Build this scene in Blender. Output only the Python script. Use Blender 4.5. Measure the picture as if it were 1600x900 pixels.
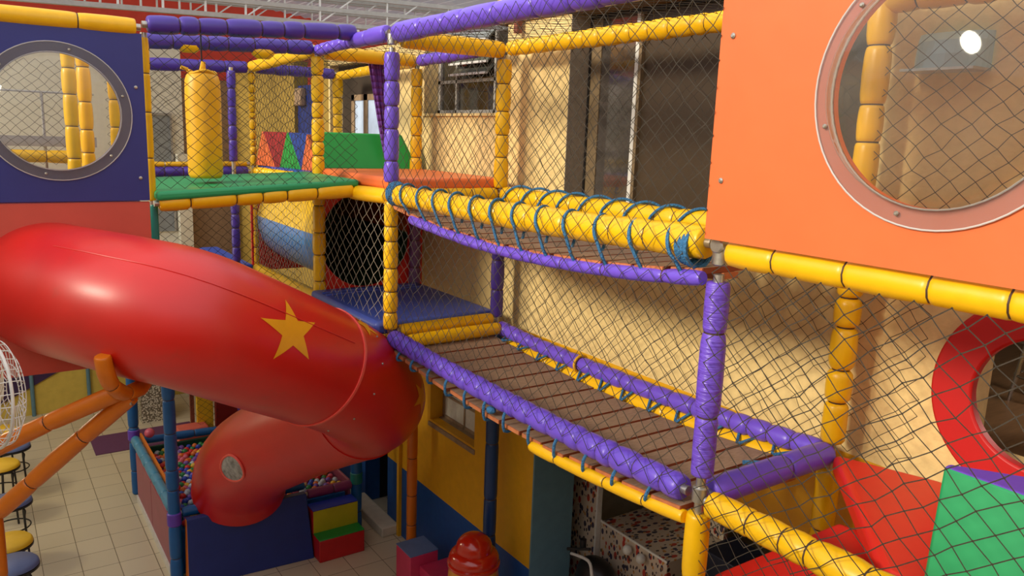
import bpy, bmesh, math, random
from mathutils import Vector, Matrix
random.seed(7)
PI = math.pi
for o in list(bpy.data.objects): bpy.data.objects.remove(o)
SC = bpy.context.scene
COL = SC.collection
sin, cos = math.sin, math.cos

# ------------------------------------------------------------------ camera
CAMZ, YAW, PITCH, ROLL = 4.678, .6055, .1901, -.0362
fw = Vector((sin(YAW)*cos(PITCH), cos(YAW)*cos(PITCH), -sin(PITCH)))
rt = Vector((cos(YAW), -sin(YAW), 0)); dn = fw.cross(rt)
r2 = rt*cos(ROLL)+dn*sin(ROLL); d2 = fw.cross(r2)
cam_d = bpy.data.cameras.new('camera'); cam = bpy.data.objects.new('camera', cam_d); COL.objects.link(cam)
cam_d.sensor_width = 36; cam_d.lens = 1225.8/1600*36; cam_d.clip_start = .05; cam_d.clip_end = 200
M = Matrix((r2, -d2, -fw)).transposed().to_4x4(); M.translation = (0, 0, CAMZ)
cam.matrix_world = M; SC.camera = cam

# ------------------------------------------------------------------ light
w = bpy.data.worlds.new('sky'); SC.world = w; w.use_nodes = True
bg = w.node_tree.nodes['Background']; bg.inputs[0].default_value = (.95, .96, 1.0, 1); bg.inputs[1].default_value = 1.15
sd = bpy.data.lights.new('sun', 'SUN'); sun = bpy.data.objects.new('sun', sd); COL.objects.link(sun)
sd.energy = 3.3; sd.angle = math.radians(12); sd.color = (1, .90, .70)
sun.rotation_euler = Vector((1, -.06, -.42)).to_track_quat('-Z', 'Y').to_euler()
sun.location = (-4, 0, 9)
SC.view_settings.view_transform = 'Standard'; SC.view_settings.look = 'None'
SC.view_settings.gamma = 1; SC.view_settings.use_curve_mapping = False; SC.view_settings.exposure = .1

# ------------------------------------------------------------------ materials
def lin(c):
    return tuple((v/255/12.92 if v/255 <= .04045 else ((v/255+.055)/1.055)**2.4) for v in c)+(1,)
MATS = {}
def mat(name, rgb, rough=.5, var=.08, bump=0, scale=8, stretch=(1, 1, 1), metal=0, coat=0, spec=.5, emit=0, rgb2=None, trans=0):
    if name in MATS: return MATS[name]
    m = bpy.data.materials.new(name); m.use_nodes = True; MATS[name] = m
    nt = m.node_tree; N = nt.nodes; L = nt.links; b = N['Principled BSDF']
    tc = N.new('ShaderNodeTexCoord'); mp = N.new('ShaderNodeMapping'); L.new(tc.outputs['Object'], mp.inputs[0])
    mp.inputs['Scale'].default_value = stretch
    nz = N.new('ShaderNodeTexNoise'); nz.inputs['Scale'].default_value = scale; nz.inputs['Detail'].default_value = 4
    L.new(mp.outputs[0], nz.inputs['Vector'])
    cr = N.new('ShaderNodeValToRGB'); L.new(nz.outputs['Fac'], cr.inputs[0])
    a = lin(rgb); c2 = lin(rgb2) if rgb2 else a
    cr.color_ramp.elements[0].position = .3; cr.color_ramp.elements[1].position = .7
    cr.color_ramp.elements[0].color = tuple(v*(1-var) for v in a[:3])+(1,)
    cr.color_ramp.elements[1].color = tuple(min(1, v*(1+var)) for v in c2[:3])+(1,)
    L.new(cr.outputs[0], b.inputs['Base Color'])
    b.inputs['Roughness'].default_value = rough; b.inputs['Metallic'].default_value = metal
    b.inputs['Coat Weight'].default_value = coat; b.inputs['Coat Roughness'].default_value = .15
    b.inputs['Specular IOR Level'].default_value = spec
    b.inputs['Transmission Weight'].default_value = trans
    if bump:
        bp = N.new('ShaderNodeBump'); bp.inputs['Strength'].default_value = bump; bp.inputs['Distance'].default_value = .02
        L.new(nz.outputs['Fac'], bp.inputs['Height']); L.new(bp.outputs[0], b.inputs['Normal'])
    if emit:
        L.new(cr.outputs[0], b.inputs['Emission Color']); b.inputs['Emission Strength'].default_value = emit
    return m
FOAM = dict(rough=.36, bump=.07, scale=14, var=.05)
YEL = mat('yellow_foam', (240, 184, 8), **FOAM)
PUR = mat('purple_foam', (110, 80, 208), **FOAM)
DPUR = mat('deep_purple_foam', (72, 50, 150), **FOAM)
MAU = mat('mauve_foam', (120, 84, 130), **FOAM)
ORF = mat('orange_foam', (212, 112, 10), **FOAM)
BLF = mat('blue_foam', (16, 92, 158), **FOAM)
TEAL = mat('teal_foam', (30, 120, 110), **FOAM)
TIE = mat('tie_band', (70, 46, 30), rough=.6, var=.2)
STEEL = mat('galvanised_steel', (185, 180, 170), rough=.35, metal=.85, bump=.05, scale=60)
ORV = mat('orange_vinyl', (224, 108, 56), rough=.42, bump=.12, scale=5, var=.03)
BLV = mat('navy_vinyl', (44, 48, 122), rough=.45, bump=.06, scale=5, var=.04)
REDV = mat('red_vinyl', (214, 40, 28), rough=.42, bump=.08, scale=5, var=.04)
HAZEREDV = mat('hazed_red_vinyl', (204, 84, 68), rough=.4, bump=.05, scale=4, var=.05)  # red vinyl paled, the sky haze on it put into the colour
DREDV = mat('dark_red_vinyl', (130, 26, 22), rough=.5, bump=.06, scale=6)
GRNV = mat('green_vinyl', (34, 150, 92), rough=.42, bump=.04, scale=4, var=.03)
GRN2 = mat('leaf_green_vinyl', (28, 150, 60), rough=.42, bump=.08, scale=5, var=.05)
BLUV = mat('blue_vinyl', (44, 84, 190), rough=.42, bump=.08, scale=6, var=.05)
MATB = mat('blue_mat_vinyl', (66, 84, 165), rough=.4, bump=.15, scale=9, var=.06)
PURV = mat('purple_vinyl', (100, 62, 180), rough=.42, bump=.08, scale=6)
YELV = mat('yellow_vinyl', (232, 190, 40), rough=.45, bump=.06, scale=6)
PINKV = mat('pink_vinyl', (200, 50, 90), rough=.45, bump=.06, scale=6)
NAVYP = mat('dark_blue_pad', (22, 44, 118), rough=.45, bump=.05, scale=5)
PLUMV = mat('plum_panel', (150, 70, 90), rough=.4, bump=.03, scale=5)
ROPE = mat('blue_rope', (52, 110, 156), rough=.8, bump=.6, scale=90, var=.25)
YROPE = mat('yellow_rope', (225, 170, 30), rough=.8, bump=.5, scale=90)
LCORD = mat('sunlit_net_cord', (170, 160, 140), rough=.85, var=.2, scale=40)  # paler copy of the net cord, sunlight put into its colour
CORD = mat('net_cord', (54, 46, 36), rough=.85, var=.3, scale=40)
BCORD = mat('black_cord', (26, 26, 30), rough=.8, var=.2)
WOOD = mat('plank_wood', (142, 112, 88), rough=.7, bump=.2, scale=14, stretch=(1.2, 12, 12), var=.18, rgb2=(156, 128, 106))
WOODS = mat('plank_side_wood', (150, 74, 40), rough=.7, bump=.2, scale=18, var=.15)
WOODE = mat('plank_edge_wood', (186, 110, 66), rough=.7, bump=.2, scale=18, var=.2)
WHITEM = mat('white_metal', (215, 212, 205), rough=.45, bump=.02, scale=20)
GREYM = mat('grey_truss_paint', (165, 160, 152), rough=.5, bump=.05, scale=20)
BLACKM = mat('black_metal', (28, 26, 26), rough=.4, bump=.03, scale=30)
CHROME = mat('chrome', (200, 200, 200), rough=.15, metal=1)
RUST = mat('rusty_steel', (120, 62, 44), rough=.8, bump=.2, scale=30, var=.3)
SILL = mat('sill_stone', (150, 126, 98), rough=.7, bump=.1, scale=20, var=.15)
PURM = mat('purple_rubber_mat', (98, 52, 88), rough=.8, bump=.2, scale=60)
CREAM = mat('cream_stucco', (226, 198, 136), rough=.85, bump=.28, scale=22, var=.07)
YPAINT = mat('yellow_wall_paint', (222, 164, 14), rough=.55, bump=.1, scale=12, var=.05)
BPAINT = mat('blue_wall_paint', (18, 78, 150), rough=.5, bump=.1, scale=12, var=.08)
GREYB = mat('blue_grey_paint', (92, 128, 142), rough=.6, bump=.08, scale=10)
CONC = mat('grey_concrete', (150, 136, 116), rough=.85, bump=.2, scale=18, var=.1)
BEIGE = mat('beige_and_shaded_plaster', (158, 130, 104), rough=.85, bump=.35, scale=26, var=.12)
WHITEP = mat('white_plaster', (236, 232, 216), rough=.85, bump=.2, scale=16, var=.05)
OLIVE = mat('shaded_ochre_plaster', (150, 122, 48), rough=.85, bump=.3, scale=20, var=.1)  # ochre darkened to hold the shade on the wall's far end
REDP = mat('red_wall_paint', (214, 70, 46), rough=.75, bump=.1, scale=6, var=.06)
PALEY = mat('pale_yellow_paint', (206, 178, 78), rough=.7, bump=.1, scale=8)
PALEW = mat('offwhite_wall', (200, 190, 170), rough=.8, bump=.1, scale=10)
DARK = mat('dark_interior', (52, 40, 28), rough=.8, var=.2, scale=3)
BLACK = mat('black_cloth_and_shade', (14, 12, 14), rough=.9, bump=.2, scale=20)
ROOFM = mat('blue_roof_sheet', (62, 78, 94), rough=.45, var=.3, scale=1.6, rgb2=(140, 122, 104))
FLOORW = mat('wood_floor', (130, 96, 66), rough=.35, bump=.03, scale=6, stretch=(1, 9, 1), var=.2)
FANB = mat('fan_plastic', (206, 188, 160), rough=.4, var=.04)

def tile_mat():
    m = bpy.data.materials.new('floor_tiles'); m.use_nodes = True
    nt = m.node_tree; N = nt.nodes; L = nt.links; b = N['Principled BSDF']
    tc = N.new('ShaderNodeTexCoord'); mp = N.new('ShaderNodeMapping'); L.new(tc.outputs['Object'], mp.inputs[0])
    mp.inputs['Location'].default_value = (-.21, -.29, 0)
    br = N.new('ShaderNodeTexBrick'); L.new(mp.outputs[0], br.inputs['Vector'])
    br.offset = 0; br.inputs['Scale'].default_value = 1; br.inputs['Brick Width'].default_value = .35; br.inputs['Row Height'].default_value = .35
    br.inputs['Mortar Size'].default_value = .0035; br.inputs['Mortar Smooth'].default_value = .1
    br.inputs['Color1'].default_value = lin((206, 192, 164)); br.inputs['Color2'].default_value = lin((198, 184, 156)); br.inputs['Mortar'].default_value = lin((96, 82, 62))
    L.new(br.outputs['Color'], b.inputs['Base Color']); b.inputs['Roughness'].default_value = .28
    bp = N.new('ShaderNodeBump'); bp.inputs['Strength'].default_value = .3; bp.inputs['Distance'].default_value = .004; bp.invert = True
    L.new(br.outputs['Fac'], bp.inputs['Height']); L.new(bp.outputs[0], b.inputs['Normal'])
    return m
def stripe_mat(name, c1, c2, period, axis=2, frac=.2, rough=.7):
    m = bpy.data.materials.new(name); m.use_nodes = True
    nt = m.node_tree; N = nt.nodes; L = nt.links; b = N['Principled BSDF']
    tc = N.new('ShaderNodeTexCoord'); sp = N.new('ShaderNodeSeparateXYZ'); L.new(tc.outputs['Object'], sp.inputs[0])
    d = N.new('ShaderNodeMath'); d.operation = 'DIVIDE'; d.inputs[1].default_value = period; L.new(sp.outputs[axis], d.inputs[0])
    fr = N.new('ShaderNodeMath'); fr.operation = 'FRACT'; L.new(d.outputs[0], fr.inputs[0])
    lt = N.new('ShaderNodeMath'); lt.operation = 'LESS_THAN'; lt.inputs[1].default_value = frac; L.new(fr.outputs[0], lt.inputs[0])
    mx = N.new('ShaderNodeMix'); mx.data_type = 'RGBA'; L.new(lt.outputs[0], mx.inputs['Factor'])
    mx.inputs['A'].default_value = lin(c1); mx.inputs['B'].default_value = lin(c2)
    L.new(mx.outputs['Result'], b.inputs['Base Color']); b.inputs['Roughness'].default_value = rough
    bp = N.new('ShaderNodeBump'); bp.inputs['Strength'].default_value = .5; bp.inputs['Distance'].default_value = .01; bp.invert = True
    L.new(lt.outputs[0], bp.inputs['Height']); L.new(bp.outputs[0], b.inputs['Normal'])
    return m
SIDING = stripe_mat('slatted_siding', (228, 196, 128), (120, 90, 50), .034, 2, .24)
def thin_clear(name, tint, haze, hazecol, ior_f=.5, rough=.05):
    m = bpy.data.materials.new(name); m.use_nodes = True
    nt = m.node_tree; N = nt.nodes; L = nt.links; N.remove(N['Principled BSDF']); out = N['Material Output']
    tr = N.new('ShaderNodeBsdfTransparent'); tr.inputs[0].default_value = tint
    df = N.new('ShaderNodeBsdfDiffuse'); df.inputs[0].default_value = hazecol
    nz = N.new('ShaderNodeTexNoise'); nz.inputs['Scale'].default_value = 5; nz.inputs['Detail'].default_value = 6
    mr = N.new('ShaderNodeMapRange'); mr.inputs[3].default_value = haze*.7; mr.inputs[4].default_value = haze*1.3; L.new(nz.outputs['Fac'], mr.inputs[0])
    m1 = N.new('ShaderNodeMixShader'); L.new(mr.outputs[0], m1.inputs[0]); L.new(tr.outputs[0], m1.inputs[1]); L.new(df.outputs[0], m1.inputs[2])
    gl = N.new('ShaderNodeBsdfGlossy'); gl.inputs['Roughness'].default_value = rough
    fr = N.new('ShaderNodeFresnel'); fr.inputs[0].default_value = 1.45
    mu = N.new('ShaderNodeMath'); mu.operation = 'MULTIPLY'; mu.inputs[1].default_value = ior_f; L.new(fr.outputs[0], mu.inputs[0])
    m2 = N.new('ShaderNodeMixShader'); L.new(mu.outputs[0], m2.inputs[0]); L.new(m1.outputs[0], m2.inputs[1]); L.new(gl.outputs[0], m2.inputs[2])
    L.new(m2.outputs[0], out.inputs[0]); return m
DOME = thin_clear('clear_dome_plastic', (.93, .92, .88, 1), .06, (.85, .80, .70, 1), .55)
FLANGE = thin_clear('clear_flange_plastic', (.86, .85, .85, 1), .09, (.8, .75, .75, 1), .8, .2)
EDGE = thin_clear('clear_edge_plastic', (.9, .9, .9, 1), .55, (.9, .86, .84, 1), 1.0, .2)
GLASS = mat('window_glass', (44, 40, 34), rough=.06, var=.1, scale=2, spec=.9)
MIRG = mat('reflective_glass', (70, 64, 60), rough=.05, var=.5, scale=3, stretch=(1, 1, 3), spec=1, coat=1)
FROST = mat('frosted_glass', (205, 205, 195), rough=.35, var=.06, scale=30, bump=.1)
def terrazzo(name, base, spot, sc=38, lo=.42):
    m = bpy.data.materials.new(name); m.use_nodes = True
    nt = m.node_tree; N = nt.nodes; L = nt.links; b = N['Principled BSDF']
    tc = N.new('ShaderNodeTexCoord'); vo = N.new('ShaderNodeTexVoronoi'); vo.inputs['Scale'].default_value = sc; L.new(tc.outputs['Object'], vo.inputs['Vector'])
    cr = N.new('ShaderNodeValToRGB'); L.new(vo.outputs['Distance'], cr.inputs[0])
    cr.color_ramp.elements[0].position = lo; cr.color_ramp.elements[0].color = lin(base)
    cr.color_ramp.elements[1].position = lo+.12; cr.color_ramp.elements[1].color = lin(spot)
    L.new(cr.outputs[0], b.inputs['Base Color']); b.inputs['Roughness'].default_value = .6
    return m
TERW = terrazzo('white_pebble_finish', (215, 208, 190), (110, 100, 84))
TERY = terrazzo('yellow_pebble_finish', (220, 178, 60), (130, 100, 40))
TERG = terrazzo('grey_green_pebble_finish', (120, 122, 100), (70, 72, 56))
def confetti():
    m = bpy.data.materials.new('printed_confetti'); m.use_nodes = True
    nt = m.node_tree; N = nt.nodes; L = nt.links; b = N['Principled BSDF']
    tc = N.new('ShaderNodeTexCoord'); prev = None
    for i, (sc, col, th) in enumerate(((8, (176, 60, 44), .3), (10, (48, 44, 70), .3), (12, (190, 130, 60), .22), (14, (60, 50, 48), .26))):
        mp = N.new('ShaderNodeMapping'); mp.inputs['Location'].default_value = (i*3.1, i*1.7, i*.9); mp.inputs['Rotation'].default_value = (i*.7, .3*i, i); mp.inputs['Scale'].default_value = (1, 1.8, 1)
        L.new(tc.outputs['Object'], mp.inputs[0])
        vo = N.new('ShaderNodeTexVoronoi'); vo.inputs['Scale'].default_value = sc; L.new(mp.outputs[0], vo.inputs['Vector'])
        lt = N.new('ShaderNodeMath'); lt.operation = 'LESS_THAN'; lt.inputs[1].default_value = th; L.new(vo.outputs['Distance'], lt.inputs[0])
        mx = N.new('ShaderNodeMix'); mx.data_type = 'RGBA'; L.new(lt.outputs[0], mx.inputs['Factor'])
        if prev: L.new(prev, mx.inputs['A'])
        else: mx.inputs['A'].default_value = lin((200, 182, 160))
        mx.inputs['B'].default_value = lin(col); prev = mx.outputs['Result']
    L.new(prev, b.inputs['Base Color']); b.inputs['Roughness'].default_value = .5
    return m
CONF = confetti()
def slide_mat():
    m = mat('red_slide_plastic', (204, 18, 8), rough=.42, var=.06, bump=.03, scale=3, coat=.45)
    m.node_tree.nodes['Principled BSDF'].inputs['Coat Roughness'].default_value = .3
    nt = m.node_tree; N = nt.nodes; L = nt.links; b = N['Principled BSDF']
    nz = N.new('ShaderNodeTexNoise'); nz.inputs['Scale'].default_value = 5; nz.inputs['Detail'].default_value = 8; nz.inputs['Roughness'].default_value = .7
    cr = N.new('ShaderNodeValToRGB'); cr.color_ramp.elements[0].position = .60; cr.color_ramp.elements[1].position = .74
    cr.color_ramp.elements[0].color = (0, 0, 0, 1); cr.color_ramp.elements[1].color = (.35, .35, .35, 1); L.new(nz.outputs['Fac'], cr.inputs[0])
    src = b.inputs['Base Color'].links[0].from_socket
    mx = N.new('ShaderNodeMix'); mx.data_type = 'RGBA'; L.new(cr.outputs[0], mx.inputs['Factor']); L.new(src, mx.inputs['A']); mx.inputs['B'].default_value = lin((160, 66, 50))
    L.new(mx.outputs['Result'], b.inputs['Base Color']); return m
SLIDE = slide_mat()

# ------------------------------------------------------------------ helpers
class MB:
    def __init__(s): s.v = []; s.f = []; s.mi = []
    def add(s, vs, fs, mi=0):
        n = len(s.v); s.v += [tuple(v) for v in vs]; s.f += [tuple(i+n for i in f) for f in fs]; s.mi += [mi]*len(fs); return s
    def box(s, a, b, mi=0):
        (x0, y0, z0), (x1, y1, z1) = a, b
        x0, x1 = sorted((x0, x1)); y0, y1 = sorted((y0, y1)); z0, z1 = sorted((z0, z1))
        return s.add([(x0, y0, z0), (x1, y0, z0), (x1, y1, z0), (x0, y1, z0), (x0, y0, z1), (x1, y0, z1), (x1, y1, z1), (x0, y1, z1)],
                     [(0, 3, 2, 1), (4, 5, 6, 7), (0, 1, 5, 4), (1, 2, 6, 5), (2, 3, 7, 6), (3, 0, 4, 7)], mi)
    def hexa(s, b4, t4, mi=0):        # bottom ring (ccw from above), top ring
        return s.add(list(b4)+list(t4), [(3, 2, 1, 0), (4, 5, 6, 7)]+[(i, (i+1) % 4, 4+(i+1) % 4, 4+i) for i in range(4)], mi)
    def prism(s, poly, d, mi=0):
        n = len(poly); d = Vector(d); p = [Vector(q) for q in poly]
        return s.add(p+[q+d for q in p], [tuple(range(n-1, -1, -1)), tuple(range(n, 2*n))]+[(i, (i+1) % n, n+(i+1) % n, n+i) for i in range(n)], mi)
    def rings(s, rings, closed=False, caps=True, mi=0):
        n = len(rings[0]); m = len(rings); vs = [p for r in rings for p in r]; fs = []
        for i in range(m-1+(1 if closed else 0)):
            a = i*n; b = ((i+1) % m)*n
            for j in range(n): fs.append((a+j, a+(j+1) % n, b+(j+1) % n, b+j))
        if caps and not closed: fs += [tuple(range(n-1, -1, -1)), tuple((m-1)*n+j for j in range(n))]
        return s.add(vs, fs, mi)
    def tube(s, path, r, n=8, caps=True, closed=False, mi=0):
        P_, T, A, B = frames(path, closed)
        rr = r if hasattr(r, '__len__') else [r]*len(P_)
        return s.rings([[P_[i]+A[i]*(rr[i]*cos(2*PI*k/n))+B[i]*(rr[i]*sin(2*PI*k/n)) for k in range(n)] for i in range(len(P_))], closed, caps, mi)
    def lathe(s, prof, c, n=28, mi=0):   # profile [(r,z)] about vertical axis at c
        c = Vector(c)
        return s.rings([[c+Vector((r*cos(2*PI*k/n), r*sin(2*PI*k/n), z)) for k in range(n)] for r, z in prof], False, True, mi)
    def build(s, name, m, parent=None, smooth=True, bevel=0, seg=2, ang=40):
        me = bpy.data.meshes.new(name); off = Vector(parent['_loc']) if parent is not None else Vector((0, 0, 0))
        if parent is None and s.v:
            xs = [v[0] for v in s.v]; ys = [v[1] for v in s.v]; zs = [v[2] for v in s.v]
            off = Vector(((min(xs)+max(xs))/2, (min(ys)+max(ys))/2, min(zs)))
        me.from_pydata([tuple(Vector(v)-off) for v in s.v], [], s.f); me.update()
        ms = m if isinstance(m, (list, tuple)) else [m]
        for q in ms: me.materials.append(q)
        if len(ms) > 1: me.polygons.foreach_set('material_index', s.mi)
        bm = bmesh.new(); bm.from_mesh(me); bmesh.ops.recalc_face_normals(bm, faces=bm.faces); bm.to_mesh(me); bm.free()
        o = bpy.data.objects.new(name, me); COL.objects.link(o)
        if parent is not None: o.parent = parent; o['_loc'] = parent['_loc']
        else: o.location = off; o['_loc'] = list(off)
        if bevel:
            b = o.modifiers.new('bevel', 'BEVEL'); b.width = bevel; b.segments = seg; b.limit_method = 'ANGLE'; b.angle_limit = math.radians(30)
        if smooth:
            me.polygons.foreach_set('use_smooth', [True]*len(me.polygons)); me.set_sharp_from_angle(angle=math.radians(ang))
        return o
def frames(path, closed=False):
    P_ = [Vector(p) for p in path]; n = len(P_); T = []
    for i in range(n):
        a = P_[(i-1) % n] if closed or i > 0 else P_[0]; b = P_[(i+1) % n] if closed or i < n-1 else P_[-1]
        t = b-a; T.append(t.normalized() if t.length > 1e-9 else Vector((0, 0, 1)))
    up = Vector((0, 0, 1)) if abs(T[0].z) < .95 else Vector((0, 1, 0))
    A = [T[0].cross(up).normalized()]
    for i in range(1, n):
        v = A[-1]-T[i]*A[-1].dot(T[i]); A.append(v.normalized())
    return P_, T, A, [T[i].cross(A[i]) for i in range(n)]
def catmull(pts, n=6):
    p = [Vector(q) for q in pts]; out = []
    for i in range(len(p)-1):
        a, b, c, d = p[max(i-1, 0)], p[i], p[i+1], p[min(i+2, len(p)-1)]
        for k in range(n):
            t = k/n; out.append(.5*((2*b)+(c-a)*t+(2*a-5*b+4*c-d)*t*t+(-a+3*b-3*c+d)*t**3))
    return out+[p[-1]]
def tag(o, label=None, cat=None, group=None, kind=None):
    if label: o['label'] = label
    if cat: o['category'] = cat
    if group: o['group'] = group
    if kind: o['kind'] = kind
    return o
def thing(name, label, cat, loc=(0, 0, 0), group=None):
    o = bpy.data.objects.new(name, None); COL.objects.link(o); o.location = loc; o['_loc'] = list(loc); o.empty_display_size = .1
    return tag(o, label, cat, group)
def struct(name, mb, m, label=None, cat=None, **k):
    o = mb.build(name, m, None, **k); o['kind'] = 'structure'
    return tag(o, label, cat)
def arc(c, u, v, r, n, a0=0, a1=2*PI):
    c, u, v = Vector(c), Vector(u), Vector(v)
    return [c+u*(r*cos(a0+(a1-a0)*i/n))+v*(r*sin(a0+(a1-a0)*i/n)) for i in range(n+1)]
def sphere(mb, c, r, nu=12, nv=8, sc=(1, 1, 1), mi=0):
    c = Vector(c); rs = []
    for j in range(nv+1):
        a = -PI/2+PI*j/nv; q = max(cos(a), .001)
        rs.append([c+Vector((r*q*cos(2*PI*k/nu)*sc[0], r*q*sin(2*PI*k/nu)*sc[1], r*sin(a)*sc[2])) for k in range(nu)])
    return mb.rings(rs, False, True, mi)

# foam-padded tube: fat segments pinched at each tie
def foam_mb(path, r, seg=.2, pinch=.8, jit=.25, n=12, squish=0):
    pts = [Vector(p) for p in path]
    L_ = [0]
    for a, b in zip(pts, pts[1:]): L_.append(L_[-1]+(b-a).length)
    tot = L_[-1]; k = max(1, round(tot/seg)); cuts = [0]+[(i+random.uniform(-jit, jit))*tot/k for i in range(1, k)]+[tot]
    ss, rr = [], []
    for a, b in zip(cuts, cuts[1:]):
        f = random.uniform(.95, 1.05)
        ln = b-a; e = [min(.25, q/ln) for q in (.004, .008, .022, .05)]
        pr = [(e[0], pinch*.97), (e[1], (pinch*1.2+1)/2.2), (e[2], .985), (e[3], 1.02)]
        for t, q in pr+[(.5, 1.05)]+[(1-t, q) for t, q in pr[::-1]]:
            ss.append(a+ln*t); rr.append(r*q*(f if .1 < t < .9 else 1))
    out = []
    for s in ss:
        i = 0
        while i < len(L_)-2 and s > L_[i+1]: i += 1
        t = (s-L_[i])/max(L_[i+1]-L_[i], 1e-9); out.append(pts[i].lerp(pts[i+1], t))
    mb = MB(); mb.tube(out, rr, n)
    k9 = len(ss)//(len(cuts)-1)                   # rings per segment; the strip between segments is the tie
    for q in range(1, len(cuts)-1):
        a = (q*k9-1)*n
        for j in range(n): mb.mi[a+j] = 1
    return mb
def sagpath(a, b, sag, n=14):
    a, b = Vector(a), Vector(b)
    return [a.lerp(b, i/n)-Vector((0, 0, sag*4*(i/n)*(1-i/n))) for i in range(n+1)]
def padded(name, label, cat, parts, group=None, clamps=(), pipe=True):
    """parts: (path, r, material, seg, pinch); one thing = steel pipe + its foam sleeves"""
    allp = [Vector(p) for q in parts for p in q[0]]
    base = min(allp, key=lambda v: v.z)
    t = thing(name, label, cat, base, group)
    for q in parts:
        path, r, m = q[:3]; seg = q[3] if len(q) > 3 else .2; pinch = q[4] if len(q) > 4 else .8
        fm = foam_mb(path, r, seg, pinch); fm.build('foam_sleeve', [m, TIE], t, ang=60)
    if pipe:
        path = parts[0][0] if len(parts) == 1 else [parts[0][0][0], parts[-1][0][-1]]
        P_ = [Vector(p) for p in path]
        d0 = (P_[0]-P_[1]).normalized()*.03; d1 = (P_[-1]-P_[-2]).normalized()*.03
        P_[0] = P_[0]+d0; P_[-1] = P_[-1]+d1
        MB().tube(P_, .024, 10).build('steel_pipe', STEEL, t)
    for c, ax in clamps:
        c = Vector(c); ax = Vector(ax).normalized(); mb = MB()
        mb.tube([c-ax*.04, c-ax*.034, c+ax*.034, c+ax*.04], [.03, .037, .037, .03], 12)
        s = ax.orthogonal().normalized(); mb.tube([c+s*.03, c+s*.055], .012, 6)
        mb.build('clamp', STEEL, t)
    return t
# safety net: crossing cords with knots on a plane o + u*U + v*V
def net(label, o, u, v, U, V, a=.115, b=.1, r=.0021, m=None, cond=None, bulge=0, group=None, knots=False):
    o, u, v = Vector(o), Vector(u).normalized(), Vector(v).normalized(); nrm = u.cross(v); mb = MB()
    nu, nv = int(U/(a/2)), int(V/(b/2)); node = {}
    for i in range(nu+1):
        for j in range(nv+1):
            if (i+j) % 2: continue
            x, y = i*U/nu, j*V/nv
            if cond and not cond(x, y): continue
            if 0 < i < nu: x += random.gauss(0, .05)*a
            if 0 < j < nv: y += random.gauss(0, .05)*b
            node[i, j] = o+u*x+v*y+nrm*(bulge*sin(PI*x/U)*sin(PI*y/V)+random.gauss(0, .003))
    for (i, j), p in node.items():
        for di in (1, -1):
            q = node.get((i+di, j+1))
            if q is None: continue
            d = (q-p).normalized(); s = d.cross(nrm).normalized()*r; t = nrm*r
            k = len(mb.v)
            ring = lambda c: [c+s*.87-t*.5, c-s*.87-t*.5, c+t]
            mb.v += [tuple(x) for x in ring(p)+ring(q)]
            mb.f += [(k, k+1, k+4, k+3), (k+1, k+2, k+5, k+4), (k+2, k, k+3, k+5)]; mb.mi += [0]*3
        if knots:
            k = len(mb.v); h = r*1.9
            mb.v += [tuple(p+x) for x in (u*h, -u*h, v*h, -v*h, nrm*h, -nrm*h)]
            mb.f += [(k+x, k+y, k+z) for x in (0, 1) for y in (2, 3) for z in (4, 5)]; mb.mi += [0]*8
    t = mb.build('safety_net', m or CORD, None, smooth=False)
    return tag(t, label, 'net', group)
def hole_plate(mb, c, u, v, n, th, rect, rad, N=72, mi=0):
    """flat plate with round hole; c hole centre, rect=(u0,u1,v0,v1) relative to c (or a radius for a ring)"""
    c, u, v, n = Vector(c), Vector(u), Vector(v), Vector(n)
    ang = [2*PI*i/N for i in range(N)]
    if isinstance(rect, tuple):
        u0, u1, v0, v1 = rect
        for x, y in ((u0, v0), (u1, v0), (u1, v1), (u0, v1)): ang.append(math.atan2(y, x) % (2*PI))
        ang = sorted(set(ang))
        def out(a):
            ca, sa = cos(a), sin(a); t = 1e9
            if ca > 1e-9: t = min(t, u1/ca)
            if ca < -1e-9: t = min(t, u0/ca)
            if sa > 1e-9: t = min(t, v1/sa)
            if sa < -1e-9: t = min(t, v0/sa)
            return t
    else: out = lambda a: rect
    R1 = [[c+u*(q(a)*cos(a))+v*(q(a)*sin(a))+n*z for a in ang] for q, z in ((out, 0), (lambda a: rad, 0), (lambda a: rad, th), (out, th))]
    return mb.rings(R1, closed=True, mi=mi)
def dome_mb(c, u, v, n, r, h, N=40, K=10):
    c, u, v, n = Vector(c), Vector(u), Vector(v), Vector(n); mb = MB(); rs = []
    for j in range(K+1):
        a = PI/2*j/K; q = max(r*cos(a)**.8 if a < PI/2-.01 else .001, .001)
        rs.append([c+u*(q*cos(2*PI*k/N))+v*(q*sin(2*PI*k/N))+n*(h*sin(a)) for k in range(N)])
    mb.rings(rs, False, False); return mb
def bolt(c, n, parent, r=.012):
    c, n = Vector(c), Vector(n); mb = MB(); mb.tube([c, c+n*.004, c+n*.009], [r, r, r*.5], 10); return mb.build('bolt', STEEL, parent)
def mat_block(name, label, cat, mb, m, bevel=.03, group=None):
    return tag(mb.build(name, m, None, bevel=bevel, seg=3), label, cat, group)

# structural grid (metres)
F, R, A, C, D, E2, W = 2.67, 3.68, 2.27, 5.54, 7.08, 9.1, 3.88
Z1, Z2, ZT = 3.10, 4.23, 5.39

# ================================================================== SETTING
struct('floor', MB().box((-6, -5, -.2), (9, 17, 0)), tile_mat(), smooth=False)
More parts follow.
